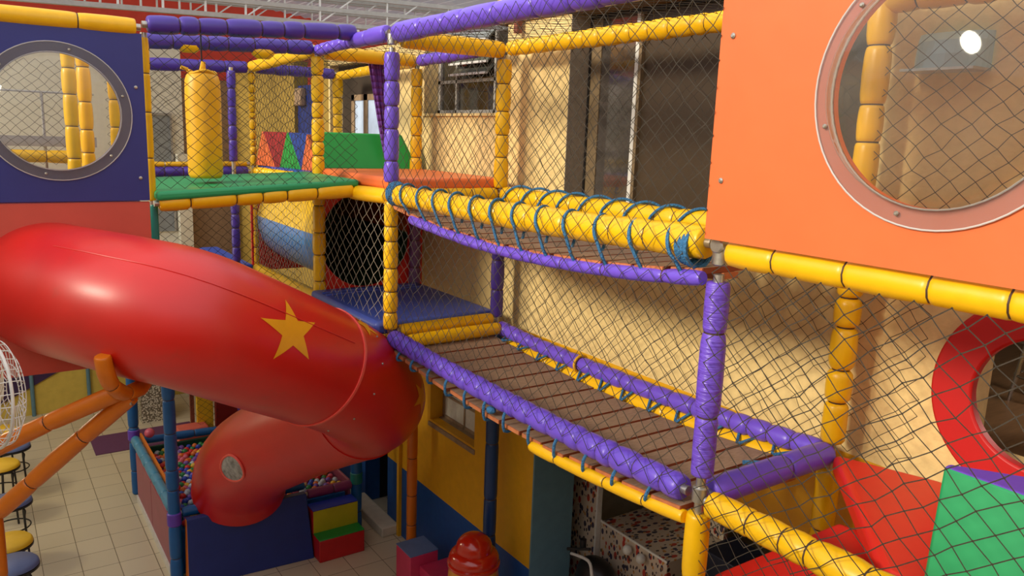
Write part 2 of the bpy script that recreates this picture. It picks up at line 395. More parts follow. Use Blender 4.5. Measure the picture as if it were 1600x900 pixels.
# right-hand wall, cut around its openings
OPEN = [(5.80, 7.30, 4.88, 5.62), (2.40, 4.93, 4.05, 5.62), (7.95, 9.85, 4.30, 5.48), (6.16, 7.06, 1.67, 2.30), (2.5, 5.16, 0, 2.25), (8.10, 8.75, 0, 1.9), (1.38-.335, 1.38+.335, 3.59-.335, 3.59+.335)]
ys = sorted({-4, 14.3, 5.95, 9.9, 10.4, 11.2} | {q for o in OPEN for q in o[:2]}); zs = sorted({0, .86, 3.03, 5.62, 8} | {q for o in OPEN for q in o[2:]})
mb = MB()
for y0, y1 in zip(ys, ys[1:]):
    for z0, z1 in zip(zs, zs[1:]):
        yc, zc = (y0+y1)/2, (z0+z1)/2
        if any(o[0] < yc < o[1] and o[2] < zc < o[3] for o in OPEN): continue
        if zc > 5.62: continue
        if 10.4 < yc < 11.2 and zc > 3.03: continue
        mi = 2 if zc < .86 else (1 if zc < 3.03 else 0)
        if yc > 9.9: mi = 3
        mb.box((W, y0, z0), (W+.2, y1, z1), mi)
struct('wall_right', mb, [CREAM, YPAINT, BPAINT, OLIVE], smooth=False)
struct('wall_right_upper', MB().box((W-.02, -4, 5.62), (W+.18, 5.95, 7.4)), SIDING, smooth=False)
struct('pillar_right', MB().box((W-.004, 5.15, 0), (W+.45, 5.17, 2.85)).box((W+.2, 5.17, 0), (W+.45, 5.6, 2.85)), GREYB, smooth=False)
struct('wall_back', MB().box((3.02, 14.3, 2.4), (3.88, 14.5, 5.45)).box((3.88, 14.3, 0), (6.5, 14.5, 5.45)), BEIGE, smooth=False)  # shaded stretch of the back wall, shade put into browner plaster
struct('wall_back_left', MB().box((-6, 14.25, 2.4), (3.02, 14.5, 5.95)), WHITEP, smooth=False)  # lit stretch of the back wall, painted whiter
struct('wall_back_lower', MB().box((-6, 14.2, 0), (3.88, 14.45, 2.4)), PALEY, smooth=False)
struct('wall_back_upper', MB().box((-9, 16.6, 0), (12, 16.9, 9)), REDP, smooth=False)
struct('wall_left_occluder', MB().box((-4.8, -5, 0), (-4.6, 14.3, 5.9)), PALEW, smooth=False)  # unseen wall, height set to keep low sun off the lower floor
struct('wall_front_occluder', MB().box((-4.8, -5, 0), (3.88, -4.8, 6.4)), PALEW, smooth=False)  # unseen wall added behind the camera to block light
struct('mezzanine_floor', MB().box((-4.6, -4.8, 2.95), (1.2, 1.1, 3.1)), PALEW, smooth=False)
# rooms seen through the openings
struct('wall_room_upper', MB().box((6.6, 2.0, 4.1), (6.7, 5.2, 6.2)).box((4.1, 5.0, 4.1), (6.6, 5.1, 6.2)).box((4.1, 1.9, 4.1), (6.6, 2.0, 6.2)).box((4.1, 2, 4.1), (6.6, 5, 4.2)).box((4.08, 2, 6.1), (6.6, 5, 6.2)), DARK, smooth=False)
struct('floor_room', MB().box((4.08, -.6, 2.98), (7.5, 3.2, 3.08)), FLOORW, smooth=False)
struct('wall_room_side', MB().box((7.4, -.6, 3.08), (7.5, 3.2, 4.1)).box((4.08, 3.1, 3.08), (7.4, 3.2, 4.1)).box((4.08, -.7, 3.08), (7.4, -.6, 4.1)).box((4.08, -.6, 4.0), (7.4, 3.1, 4.09)), CONC, smooth=False)
struct('wall_room_lower', MB().box((6.3, 1.0, 0), (6.4, 6.2, 2.9)).box((4.08, 5.9, 0), (6.3, 6.0, 2.9)).box((4.08, .9, 0), (6.3, 1.0, 2.9)), PALEW, smooth=False)
struct('ceiling_room_lower', MB().box((4.08, .9, 2.85), (6.4, 6.2, 2.97)), PALEW, smooth=False)
struct('wall_store', MB().box((4.5, 8.0, 0), (4.6, 9, 2)).box((4.08, 8.75, 0), (4.6, 8.85, 2)).box((4.08, 8.0, 0), (4.6, 8.1, 2)).box((4.08, 8.0, 1.9), (4.6, 8.85, 2.0)), BLACK, smooth=False)  # walls made black to paint in the doorway's dark inside
struct('trim_1', MB().box((3.66, 7.78, 0), (3.88, 8.78, .12)), PALEW, smooth=True, bevel=.015)
struct('trim_2', MB().box((3.62, 7.28, 3.03), (3.88, 7.34, 3.03+.02)), SILL, smooth=False)
struct('trim_3', MB().box((3.84, 7.42, 0), (3.88, 7.47, 2.95)).box((3.84, 7.72, 0), (3.88, 7.77, 2.95)), YPAINT, smooth=False)
bpy.data.objects.remove(bpy.data.objects['trim_2'])
# far doors / pillars
struct('pillar_back', MB().box((2.86, 14.0, 0), (3.06, 14.25, 4.2)), WHITEP, smooth=False)
struct('pillar_lower', MB().box((1.95, 13.0, 0), (2.42, 13.6, .62), 0).box((1.95, 13.0, .62), (2.42, 13.6, 2.4), 1).box((2.42, 13.001, 0), (2.44, 13.6, 2.4), 2), [TERW, TERY, TERG], smooth=False)
mb = MB(); mb.box((2.46, 14.2, 2.9), (2.80, 14.24, 4.82)); dr = struct('door_1', mb, mat('grey_door_paint', (150, 156, 158), rough=.5), smooth=False)
MB().box((2.43, 14.17, 2.9), (2.46, 14.26, 4.86)).box((2.8, 14.17, 2.9), (2.83, 14.26, 4.86)).box((2.46, 14.17, 4.82), (2.8, 14.26, 4.86)).build('door_frame', GREYM, dr, smooth=False)
MB().box((3.93, 10.4, 3.03), (3.97, 11.2, 5.28)).build('door_2', NAVYP, None, smooth=False)['kind'] = 'structure'
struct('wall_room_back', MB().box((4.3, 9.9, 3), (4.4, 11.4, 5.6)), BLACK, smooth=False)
tag(MB().box((3.84, 10.85, 5.0), (3.93, 11.1, 5.24)).build('wall_box', BEIGE, None, bevel=.02), 'small beige box at the top of the dark blue door at the back', 'box')

# upper louvred window
X = 4.06; wn = struct('window_1', MB().box((X-.02, 5.80, 4.88), (X+.03, 5.85, 5.62)).box((X-.02, 7.25, 4.88), (X+.03, 7.30, 5.62)).box((X-.02, 5.8, 4.88), (X+.03, 7.3, 4.92)).box((X-.02, 5.8, 5.18), (X+.02, 7.3, 5.21)).box((X-.02, 6.22, 4.88), (X+.02, 6.25, 5.62)).box((X-.02, 6.92, 4.88), (X+.02, 6.95, 5.62)), GREYM, smooth=False)
MB().box((X+.004, 5.85, 4.92), (X+.012, 7.25, 5.62)).build('pane', GLASS, wn, smooth=False)
for k in range(4):
    z = 5.25+.1*k; mb = MB(); mb.hexa([(X-.10, 6.26, z), (X-.08, 6.26, z), (X-.08, 6.91, z), (X-.10, 6.91, z)], [(X-.02, 6.26, z+.085), (X, 6.26, z+.085), (X, 6.91, z+.085), (X-.02, 6.91, z+.085)]); mb.build('louvre', mat('grey_louvre_glass', (104, 106, 96), rough=.15, var=.15, scale=5), wn, smooth=False)
    MB().box((X-.115, 6.25, z-.012), (X-.09, 6.93, z+.008)).build('louvre_bar', WHITEM, wn, smooth=False)
MB().box((3.85, 5.80, 4.855), (4.06, 7.32, 4.88)).build('window_sill', CREAM, wn, smooth=False)
# sliding door
X = 4.06; FRB = mat('brown_door_frame', (120, 100, 72), rough=.5)
dr = struct('door_3', MB().box((X, 4.905, 4.05), (X+.06, 4.93, 5.62)).box((X, 2.4, 4.05), (X+.06, 4.905, 4.08)).box((X, 2.4, 5.59), (X+.06, 4.93, 5.62)), BLACKM, smooth=False)
MB().box((X+.01, 4.79, 4.08), (X+.04, 4.905, 5.59)).build('stile', FRB, dr, smooth=False)
MB().box((X+.01, 4.375, 4.08), (X+.05, 4.41, 5.59)).build('stile', WHITEM, dr, smooth=False)
MB().box((X+.012, 4.345, 4.08), (X+.05, 4.375, 5.59)).build('stile', FRB, dr, smooth=False)
MB().box((X+.02, 4.41, 4.08), (X+.03, 4.79, 5.59)).build('pane', MIRG, dr, smooth=False)
MB().box((X+.045, 2.4, 4.08), (X+.053, 4.345, 5.59)).build('pane', mat('brown_tinted_glass', (66, 52, 36), rough=.4, var=.08, scale=2), dr, smooth=False)
MB().box((W-.002, 4.924, 4.05), (X, 4.931, 5.62)).build('jamb', CONC, dr, smooth=False)
# far window to the open air
X = 4.0; wn = struct('window_2', MB().box((X, 7.95, 4.30), (X+.04, 8.0, 5.12)).box((X, 9.36, 4.3), (X+.04, 9.45, 5.12)).box((X, 8.36, 4.3), (X+.04, 8.40, 5.12)).box((X, 8.97, 4.3), (X+.04, 9.08, 5.12)).box((X, 7.95, 5.05), (X+.04, 9.45, 5.12)), SILL, smooth=False)
MB().box((X+.015, 8.0, 4.3), (X+.02, 9.4, 5.05)).build('pane', mat('self_lit_sky_glass', (176, 192, 214), rough=.2, var=.12, scale=6, emit=.45), wn, smooth=False)  # pane glows by itself in place of the daylight outside
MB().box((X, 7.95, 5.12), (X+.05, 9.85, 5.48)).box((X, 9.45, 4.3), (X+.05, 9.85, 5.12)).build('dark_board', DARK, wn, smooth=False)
# lower window
X = 4.03; wn = struct('window_3', MB().box((X, 6.16, 1.67), (X+.03, 6.20, 2.3)).box((X, 7.02, 1.67), (X+.03, 7.06, 2.3)).box((X, 6.2, 1.67), (X+.03, 7.02, 1.71)).box((X, 6.2, 1.92), (X+.03, 7.02, 1.945)).box((X, 6.60, 1.67), (X+.03, 6.62, 2.3)), SILL, smooth=False)
MB().box((X+.01, 6.2, 1.71), (X+.016, 7.02, 2.3)).build('pane', FROST, wn, smooth=False)
mb = MB(); mb.hexa([(3.865, 6.14, 1.60), (4.03, 6.16, 1.62), (4.03, 7.06, 1.62), (3.865, 7.08, 1.60)], [(3.865, 6.14, 1.645), (4.03, 6.16, 1.68), (4.03, 7.06, 1.68), (3.865, 7.08, 1.645)]); mb.build('window_sill', SILL, wn, smooth=False)
MB().tube(arc((3.99, 6.86, 2.08), (0, 1, 0), (-.5, 0, .87), .05, 10, 0, PI*1.3), .008, 6).build('handle', WHITEM, wn)
# roof over the far end, with steel trusses
mb = MB(); n = 140
for i in range(n):
    x0, x1 = -1+14*i/n, -1+14*(i+1)/n; zf = lambda x, k: 7.0-.11*(x-5.5)+.035*(k % 2)
    mb.add([(x0, 9.3, zf(x0, i)), (x1, 9.3, zf(x1, i+1)), (x1, 16.8, zf(x1, i+1)), (x0, 16.8, zf(x0, i))], [(0, 1, 2, 3)])
_nt = ROOFM.node_tree; _tl = _nt.nodes.new('ShaderNodeBsdfTranslucent'); _tl.inputs[0].default_value = (.75, .78, .8, 1); _mx = _nt.nodes.new('ShaderNodeMixShader'); _mx.inputs[0].default_value = .22
_out = _nt.nodes['Material Output']; _nt.links.new(_nt.nodes['Principled BSDF'].outputs[0], _mx.inputs[1]); _nt.links.new(_tl.outputs[0], _mx.inputs[2]); _nt.links.new(_mx.outputs[0], _out.inputs[0])
struct('ceiling', mb, ROOFM, smooth=False)
def truss(y, label, za):
    t = thing('roof_truss', label, 'truss', (2, y, za), 'steel trusses under the roof')
    zz = lambda x, h: za+h+.03*x
    for h in (0, .17, .34):
        mb = MB(); mb.add([], []); x0, x1 = -4.5, 9
        mb.hexa([(x0, y-.025, zz(x0, h)), (x1, y-.025, zz(x1, h)), (x1, y+.025, zz(x1, h)), (x0, y+.025, zz(x0, h))], [(x0, y-.025, zz(x0, h)+.05), (x1, y-.025, zz(x1, h)+.05), (x1, y+.025, zz(x1, h)+.05), (x0, y+.025, zz(x0, h)+.05)])
        mb.build('chord', GREYM, t, smooth=False)
    x = -4.4
    while x < 8.6:
        MB().tube([(x, y, zz(x, .03)), (x, y, zz(x, .36))], .014, 6).build('web_bar', WHITEM, t, smooth=False)
        if x > 2.5: MB().tube([(x, y, zz(x, .03)), (x+.45, y, zz(x+.45, .36))], .010, 6).build('web_bar', WHITEM, t, smooth=False)
        x += .45 if x < 2.5 else .9
truss(9.7, 'nearest grey steel roof truss crossing above the purple top rails', 5.83)
truss(11.0, 'middle grey steel roof truss behind the nearest one', 5.98)
truss(12.4, 'farthest grey steel roof truss in front of the red wall', 6.15)
tag(MB().box((3.80, 5.55, 5.52), (3.85, 5.60, 5.75)).build('bracket', RUST, None), 'rusty upright steel bracket on the slatted siding', 'bracket')

# ================================================================== PLAY FRAME: posts
V3 = Vector
def post(label, parts, clamps=(), group=None): return padded('padded_post', label, 'post', parts, group, clamps)
def rail(label, parts, clamps=(), group=None): return padded('padded_rail', label, 'rail', parts, group, clamps)
post('near corner post below the orange panel, purple padding above and yellow below',
     [([(F, A, .3), (F, A, 3.0)], .056, YEL, .26, .86), ([(F, A, 3.18), (F, A, 4.09)], .054, mat('wrinkled_purple_foam', (108, 76, 198), rough=.33, bump=.5, scale=1, stretch=(9, 9, 70), var=.06), .28, .88)], clamps=(((F, A, 3.09), (0, 0, 1)), ((F, A, 4.2), (0, 0, 1)), ((F, A, 4.25), (1, 0, 0))))
post('front post at the far end of the bridges, yellow below and purple above',
     [([(F, C, 3.14), (F, C, 4.16)], .055, YEL, .16, .84), ([(F, C, 4.30), (F, C, 5.27)], .056, PUR, .19, .82)], clamps=(((F, C, 4.23), (0, 0, 1)), ((F, C, 5.36), (0, 0, 1))))
post('yellow post at the right end of the green platform, beside the tunnel mouth', [([(F, D, 3.08), (F, D, 4.16)], .058, YEL, .2, .8), ([(F, D, 4.24), (F, D, 5.33)], .054, YEL, .18, .78)])
post('thin yellow post at the far left of the tunnel, lumpy with net ties', [([(F, E2, 3.1), (F, E2, 4.15)], .036, YEL, .2, .85), ([(F, E2, 4.25), (F, E2, 5.28)], .038, YEL, .1, .7)])
post('rear post at the far end of the bridges, yellow, purple and dark blue downwards',
     [([(R, C, 0), (R, C, 3.0)], .06, mat('dark_blue_foam', (8, 52, 104), **FOAM), .5, .92), ([(R, C, 3.14), (R, C, 4.12)], .056, DPUR, .26, .88), ([(R, C, 4.25), (R, C, 5.3)], .058, YEL, .2, .85)])
post('rear post left of the louvred window, orange foot, mauve middle, yellow top',
     [([(R, D, 0), (R, D, 3.0)], .056, ORF, .42, .92), ([(R, D, 3.14), (R, D, 4.12)], .056, MAU, .24, .88), ([(R, D, 4.25), (R, D, 5.3)], .056, YEL, .22, .84)])
post('bulging yellow rear post behind the orange panel with the clear dome', [([(R, A, .3), (R, A, 3.0)], .062, YEL, .3, .8), ([(R, A, 3.14), (R, A, 4.15)], .062, YEL, .19, .72), ([(R, A, 4.2), (R, A, 5.9)], .06, YEL, .24, .85)])
post('yellow post in the far corner in front of the bright window', [([(R, E2, 4.25), (R, E2, 5.3)], .058, YEL, .2, .88)])
post('narrow yellow and teal edge post along the right side of the blue panel', [([(1.10, 6.27, 3.1), (1.10, 6.27, 4.1)], .03, TEAL, .3, .9), ([(1.09, 6.27, 4.12), (1.09, 6.27, 5.28)], .03, YEL, .3, .9)])
post('slim purple post behind the punching bag at the far side', [([(2.42, 9.0, .0), (2.42, 9.0, 4.15)], .046, DPUR, .2, .85), ([(2.42, 9.0, 4.3), (2.42, 9.0, 5.28)], .046, DPUR, .19, .84)])
post('left post of the yellow pair seen through the blue panel dome', [([(.70, 7.25, 4.2), (.70, 7.25, 5.3)], .05, YEL, .22, .88)])
post('right post of the yellow pair seen through the blue panel dome', [([(.82, 7.4, 4.2), (.82, 7.4, 5.3)], .05, YEL, .22, .88)])
post('single yellow post seen at the right edge of the blue panel dome', [([(1.02, 7.3, 4.2), (1.02, 7.3, 5.3)], .04, YEL, .22, .82)])

# ------------------------------------------------ rails, top level
rail('long purple top rail above the upper bridge, running out of the frame', [([(F, C-.09, ZT+.01), (F, .4, ZT+.01)], .068, PUR, .34, .88)])
rail('short pale purple top rail between the two front posts by the trusses', [([(F, D, 5.38), (F, 6.35, 5.4)], .05, PUR, .12, .8), ([(F, 6.3, 5.4), (F, C+.07, 5.41)], .06, PUR, .4, .9)])
rail('yellow top rail leading away above the red foam wedge', [([(F, E2-.02, 5.34), (F, D+.1, 5.385)], .06, YEL, .24, .92)])
rail('dark purple top rail above the green platform, right of the blue panel', [([(1.10, 6.2, 5.36), (2.66, 6.2, 5.46)], .062, DPUR, .2, .82)])
t2 = rail('second purple rail just behind the rail above the green platform', [([(1.2, D, 5.33), (2.62, D, 5.40)], .062, DPUR, .24, .86)])
for x in (1.56, 2.17):
    MB().tube([(x-.08, D, 5.325), (x-.04, D, 5.32), (x+.06, D, 5.322), (x+.10, D, 5.33)], [.03, .056, .056, .03], 12).build('yellow_band', YEL, t2)
rail('dark purple far rail behind the top of the punching bag', [([(1.4, E2, 5.28), (2.62, E2, 5.33)], .065, DPUR, .24, .9)])
rail('yellow cross rail at the top, above the orange mat', [([(F+.08, C, 5.37), (R-.03, C, 5.37)], .066, YEL, 1.2, .95)])
rail('yellow cross rail at the top, one bay behind the orange mat', [([(F+.08, D, 5.37), (R-.03, D, 5.37)], .062, YEL, 1.2, .95)])
rail('lumpy yellow top rail along the cream wall above the sliding door', [([(R, C-.08, 5.38), (R, .6, 5.38)], .062, YEL, .16, .84)])
rail('knobbly purple top rail above the louvred window', [([(R, D-.06, 5.37), (R, C+.1, 5.40)], .055, PUR, .15, .78)])
rail('yellow top rail above the far bright window', [([(R, E2-.04, 5.31), (R, D+.06, 5.36)], .05, YEL, .18, .86)])
rail('short dark purple cross rail at the top of the far bay', [([(F+.05, E2, 5.33), (R-.05, E2, 5.33)], .06, DPUR, .2, .9)])
rail('orange-yellow top rail capping the blue panel with the clear dome', [([(-.6, 6.2, 5.335), (1.03, 6.2, 5.335)], .058, YEL, .38, .93)])
# middle level
ub = rail('front yellow rail of the upper plank bridge, wound with blue rope', [(sagpath((F, C-.05, 4.215), (F, A+.08, 4.25), .02), .077, YEL, .3, .93)])
rail('rear yellow rail of the upper plank bridge, along the cream wall', [(sagpath((R, C-.08, 4.2), (R, A-.3, 4.215), .01), .072, YEL, .3, .93)])
rail('short yellow rail in front of the orange mat, left of the purple post', [([(F, 6.28, 4.17), (F, C+.05, 4.19)], .06, YEL, .8, .95)])
rail('orange-yellow rail under the front edge of the green platform', [([(1.12, 6.2, 4.11), (2.63, 6.2, 4.195)], .062, ORF if False else YEL, .24, .76)])
rail('dark purple low rail behind the punching bag', [([(1.15, E2, 4.17), (2.6, E2, 4.19)], .055, DPUR, .18, .88)])
rail('thin yellow rail lying on the dark purple rail behind the punching bag', [([(1.15, E2+.02, 4.25), (2.6, E2+.02, 4.27)], .028, YEL, .2, .85)])
rail('ribbed yellow rail leading from the green platform to the red wedge', [([(F, E2-.05, 4.20), (F, D+.25, 4.22)], .045, YEL, .1, .8)])
rail('yellow cross rail under the front edge of the orange mat', [([(F+.1, C, 4.2), (R-.05, C, 4.2)], .055, YEL, .24, .92)])
rail('glossy yellow rail under the orange panel, right of the near post', [([(F, A-.06, 4.225), (F, .3, 4.225)], .062, YEL, .28, .93)])
# lower level
lf = rail('front purple rail of the lower plank bridge, shiny and knobbly', [(sagpath((F, C-.05, 3.08), (F, A+.10, 3.075), .035), .066, PUR, .15, .82)])
rail('rear purple rail of the lower plank bridge, along the wall', [(sagpath((R, C-.06, 3.06), (R, A+.05, 3.08), .05), .058, PUR, .16, .78)])
rail('yellow rail just below the rear purple rail of the lower bridge', [(sagpath((R, C-.2, 2.93), (R, A+.15, 2.95), .03), .07, YEL, .5, .95)])
rail('upper of two yellow cross rails in front of the blue mat', [([(F+.08, C, 3.12), (R-.05, C, 3.13)], .05, YEL, .9, .95)])
rail('lower of two yellow cross rails in front of the blue mat', [([(F+.10, C-.13, 3.06), (R-.05, C-.12, 3.07)], .052, YEL, .9, .95)])
rail('purple cross rail at the near end of the lower bridge', [([(F+.06, A, 3.08), (R-.04, A, 3.09)], .066, PUR, .4, .9)])
rail('yellow rail running down behind the slide, below the striped tunnel', [([(F, E2, 3.07), (F, D+.06, 3.1)], .06, YEL, .3, .9)])
rail('thick yellow rail below the red mat at the lower right', [([(F, A-.07, 3.07), (F, .5, 3.1)], .064, YEL, .2, .93)])

# ================================================================== PLANK BRIDGES
def bridge(label, zrail, zsag, zend, npl, tubecol, tube_ab, tube_z, rail_r, zfront, wrap):
    t = thing('plank_bridge', label, 'bridge', (F+.5, (A+C)/2, zend-zsag))
    y0, y1 = A+.06, C-.1; pw = (y1-y0)/npl
    zz = lambda y: zend-zsag*4*((y-y0)/(y1-y0))*(1-(y-y0)/(y1-y0))
    for i in range(npl):
        a, b = y0+i*pw+.014, y0+(i+1)*pw-.014; mb = MB(); x0, x1 = F-.03+random.uniform(-.012, .012), R-.085+random.uniform(-.01, .01)
        mb.hexa([(x0, a, zz(a)-.028), (x1, a, zz(a)-.028), (x1, b, zz(b)-.028), (x0, b, zz(b)-.028)], [(x0, a, zz(a)), (x1, a, zz(a)), (x1, b, zz(b)), (x0, b, zz(b))])
        mb.mi = [1, 0, 1, 1, 1, 1]; o = mb.build('plank', [WOOD, WOODS], t, smooth=False)
        e = MB().hexa([(x0-.004, a+.003, zz(a)-.026), (x0+.001, a+.003, zz(a)-.026), (x0+.001, b-.003, zz(b)-.026), (x0-.004, b-.003, zz(b)-.026)], [(x0-.004, a+.003, zz(a)-.002), (x0+.001, a+.003, zz(a)-.002), (x0+.001, b-.003, zz(b)-.002), (x0-.004, b-.003, zz(b)-.002)])
        e.build('plank_end', WOODE, t, smooth=False)
    # dark red joists under the gaps
    for x in (F+.15, R-.25):
        mb = MB(); n = 20
        for i in range(n):
            a, b = y0+(y1-y0)*i/n, y0+(y1-y0)*(i+1)/n
            mb.hexa([(x-.05, a, zz(a)-.06), (x+.05, a, zz(a)-.06), (x+.05, b, zz(b)-.06), (x-.05, b, zz(b)-.06)], [(x-.05, a, zz(a)-.03), (x+.05, a, zz(a)-.03), (x+.05, b, zz(b)-.03), (x-.05, b, zz(b)-.03)])
        mb.build('strap', WOODE, t, smooth=False)
    a, b = tube_ab
    foam_mb([(F-.03, a+(b-a)*k/12, zz(a+(b-a)*k/12)+tube_z) for k in range(13)], .034, .3, .9).build('edge_tube', [tubecol, TIE], t)
    y = y0+.22; k = 0
    while y < y1-.1:
        zr = zfront(y); zp = zz(y)-.03
        if wrap:
            rr = rail_r+.012; c = V3((F, y, zr)); s = .05
            p = [V3((F-.03, y-.10, zp)), V3((F-.06, y-.09, zp+.05))]
            p += [c+V3((cos(q)*rr, -.06+.10*(PI*1.15-q)/PI/1.1, sin(q)*rr)) for q in [PI*1.15-PI*1.1*i/9 for i in range(10)]]
            p += [V3((F+.10, y+.10, zp+.06))]
            MB().tube(catmull(p, 2), .0095, 6).build('rope_loop', ROPE, t)
            c = V3((R, y, 4.205)); p = [V3((R-.14, y+.13, zp+.03))]+[c+V3((cos(q)*(.084), .10-.20*i/8, sin(q)*.084)) for i, q in enumerate([PI*1.05-PI*.9*i/8 for i in range(9)])]
            MB().tube(catmull(p, 2), .0095, 6).build('rope_loop', ROPE, t)
        else:
            p = [V3((F-.04, y, zr-.03)), V3((F-.066, y, zr-.07)), V3((F-.05, y+.01, zp-.01)), V3((F+.02, y+.01, zp-.012))]
            MB().tube(catmull(p, 3), .0095, 6).build('rope_loop', ROPE, t)
            zr2 = 3.01
            p = [V3((R-.02, y-.06, zr2)), V3((R-.11, y-.01, zz(y)+.01)), V3((R-.10, y+.01, zz(y)+.01)), V3((R-.02, y+.06, zr2))]
            MB().tube(p, .009, 6).build('rope_loop', ROPE, t)
        y += .245+random.uniform(-.02, .02)
    return t, zz
b1, zzu = bridge('upper hanging plank bridge laced with blue rope between two yellow rails', 4.22, .10, 4.14, 14, PUR, (A+.06, C-.4), -.045, .077, lambda y: 4.225-.015*(1-((y-3.9)/1.7)**2), True)
b2, zzl = bridge('lower hanging plank bridge of weathered boards between two purple rails', 3.07, .09, 3.01, 14, YEL, (A+.05, 3.55), -.05, .066, lambda y: 3.05, False)
for yy, sgn in ((C-.10, -1), (A+.13, 1)):
    mb = MB()
    for k in range(4): mb.tube(arc((F, yy+sgn*.022*k, 4.22), (1, 0, 0), (0, .1, 1), .088-.004*k, 18), .0105, 6)
    mb.build('rope_coil', ROPE, b1)
mb = MB(); sphere(mb, (F-.03, 4.0, 2.955), .03, 8, 6, (1, 1.4, .8)); mb.build('rope_knot', ROPE, b2)
mb = MB(); mb.tube(catmull([(R-.05, A+.02, 3.10), (R-.12, A+.15, 3.04), (R-.22, A+.12, 3.03), (R-.40, A+.25, 3.02)], 4), .012, 6); sphere(mb, (R-.07, A+.03, 3.11), .035, 8, 6); mb.build('rope_knot', ROPE, b2)
mb = MB(); mb.tube(arc((R, 4.37, 3.02), (1, 0, 0), (0, 0, 1), .066, 14), .012, 6); mb.build('yellow_tie', YROPE, b2)

# ================================================================== PANELS WITH DOMES
def panel(label, c, u, v, n, rect, m, bolts, domeh, hole=.385):
    t = thing('dome_panel', label, 'panel', c)
    mb = MB(); hole_plate(mb, c, u, v, n, -.025, rect, hole); mb.build('panel_sheet', m, t, smooth=False)
    c, u, v, n = V3(c), V3(u), V3(v), V3(n)
    dome_mb(c+n*.006, u, v, n, .39, domeh).build('clear_dome', DOME, t, ang=80)
    mb = MB(); hole_plate(mb, c+n*.002, u, v, n, .008, .455, .385); fl = mb.build('dome_flange', FLANGE, t)
    for q in (.388, .455):
        MB().tube([c+n*.009+u*(q*cos(2*PI*i/64))+v*(q*sin(2*PI*i/64)) for i in range(64)], .0035, 6, closed=True).build('flange_rim', EDGE, fl)
    for k in range(6): bolt(c+n*.011+u*(.42*cos(PI/3*k+.3))+v*(.42*sin(PI/3*k+.3)), n, fl, .009)
    for a, b in bolts: bolt(c+n*.001+u*a+v*b, n, t)
    return t
panel('dark blue square panel with a round clear dome, above the red slide', (.515, 6.17, 4.735), (1, 0, 0), (0, 0, 1), (0, -1, 0), (-1.3, .545, -.60, .555), BLV, ((.49, .19), (.49, -.44)), .2)
panel('orange panel with a round clear dome at the upper right', (2.585, 1.36, 4.88), (0, -1, 0), (0, 0, 1), (-1, 0, 0), (-.935, 1.2, -.60, 1.1), ORV, ((-.87, .23), (-.87, -.35)), .2)
t = MB().box((-1.2, 6.18, 2.93), (1.06, 6.21, 4.125)).build('vinyl_sheet', HAZEREDV, None, bevel=.006); tag(t, 'haze-pale red panel below the blue panel, where the red slide starts', 'panel')

# ================================================================== SLIDE
SP = [(0.34, 6.75, 3.56), (0.37, 6.38, 3.55), (0.45, 6.10, 3.54), (0.62, 5.75, 3.535), (0.82, 5.392, 3.521), (1.099, 5.17, 3.456), (1.525, 5.256, 3.231), (2.108, 5.494, 2.898), (2.461, 5.688, 2.656), (2.688, 5.915, 2.447), (2.726, 6.216, 2.254), (2.621, 6.555, 2.072), (2.497, 6.906, 1.883), (2.363, 7.259, 1.669), (2.242, 7.602, 1.455), (2.167, 7.855, 1.258), (2.147, 8.065, 1.037), (2.157, 8.194, 0.821)]
SR = .45
cl = catmull(SP, 6); PP, TT, AA, BB = frames(cl)
grow = lambda i: .04*max(0, min(1, (i-66)/(len(cl)-1-66)))     # the outlet flares a little
def spt(i, th, r=SR): r += grow(i); return PP[i]+AA[i]*(r*cos(th))+BB[i]*(r*sin(th))
sl = thing('tube_slide', 'big red enclosed tube slide with yellow stars, dropping into the ball pit', 'slide', (1.5, 6, .6))
NS = 48
def tube_section(i0, i1, name, flare0=0, flare1=0):
    rs = []
    for i in range(i0, i1+1):
        r = SR
        if flare1 and i == i1: r = SR+flare1
        rs.append([spt(i, 2*PI*k/NS, r) for k in range(NS)])
    rs2 = [[spt(i, 2*PI*k/NS, SR-.012) for k in range(NS)] for i in range(i1, i0-1, -1)]
    mb = MB(); mb.rings(rs+rs2, closed=True); return mb.build(name, SLIDE, sl, ang=50)
FL = 41; F2 = 60
tube_section(0, FL, 'upper_tube'); tube_section(FL, F2, 'bend_tube'); tube_section(F2, len(cl)-1, 'outlet_tube')
LIPM = mat('red_slide_lip', (240, 90, 76), rough=.35, coat=.3)
for i, name in ((FL, 'joint_flange'), (F2, 'joint_flange')):
    mb = MB(); rs = [[PP[i]+TT[i]*d+AA[i]*(r*cos(2*PI*k/NS))+BB[i]*(r*sin(2*PI*k/NS)) for k in range(NS)] for d, r in ((-.014, SR-.005), (-.014, SR+.010), (.006, SR+.010), (.012, SR-.005))]
    mb.rings(rs, closed=True); mb.build(name, LIPM if i == FL else SLIDE, sl)
for k in range(12):
    th = 2*PI*k/12+.2; p = spt(FL+2, th); n = (p-PP[FL+2]).normalized(); bolt(p, n, sl, .009)
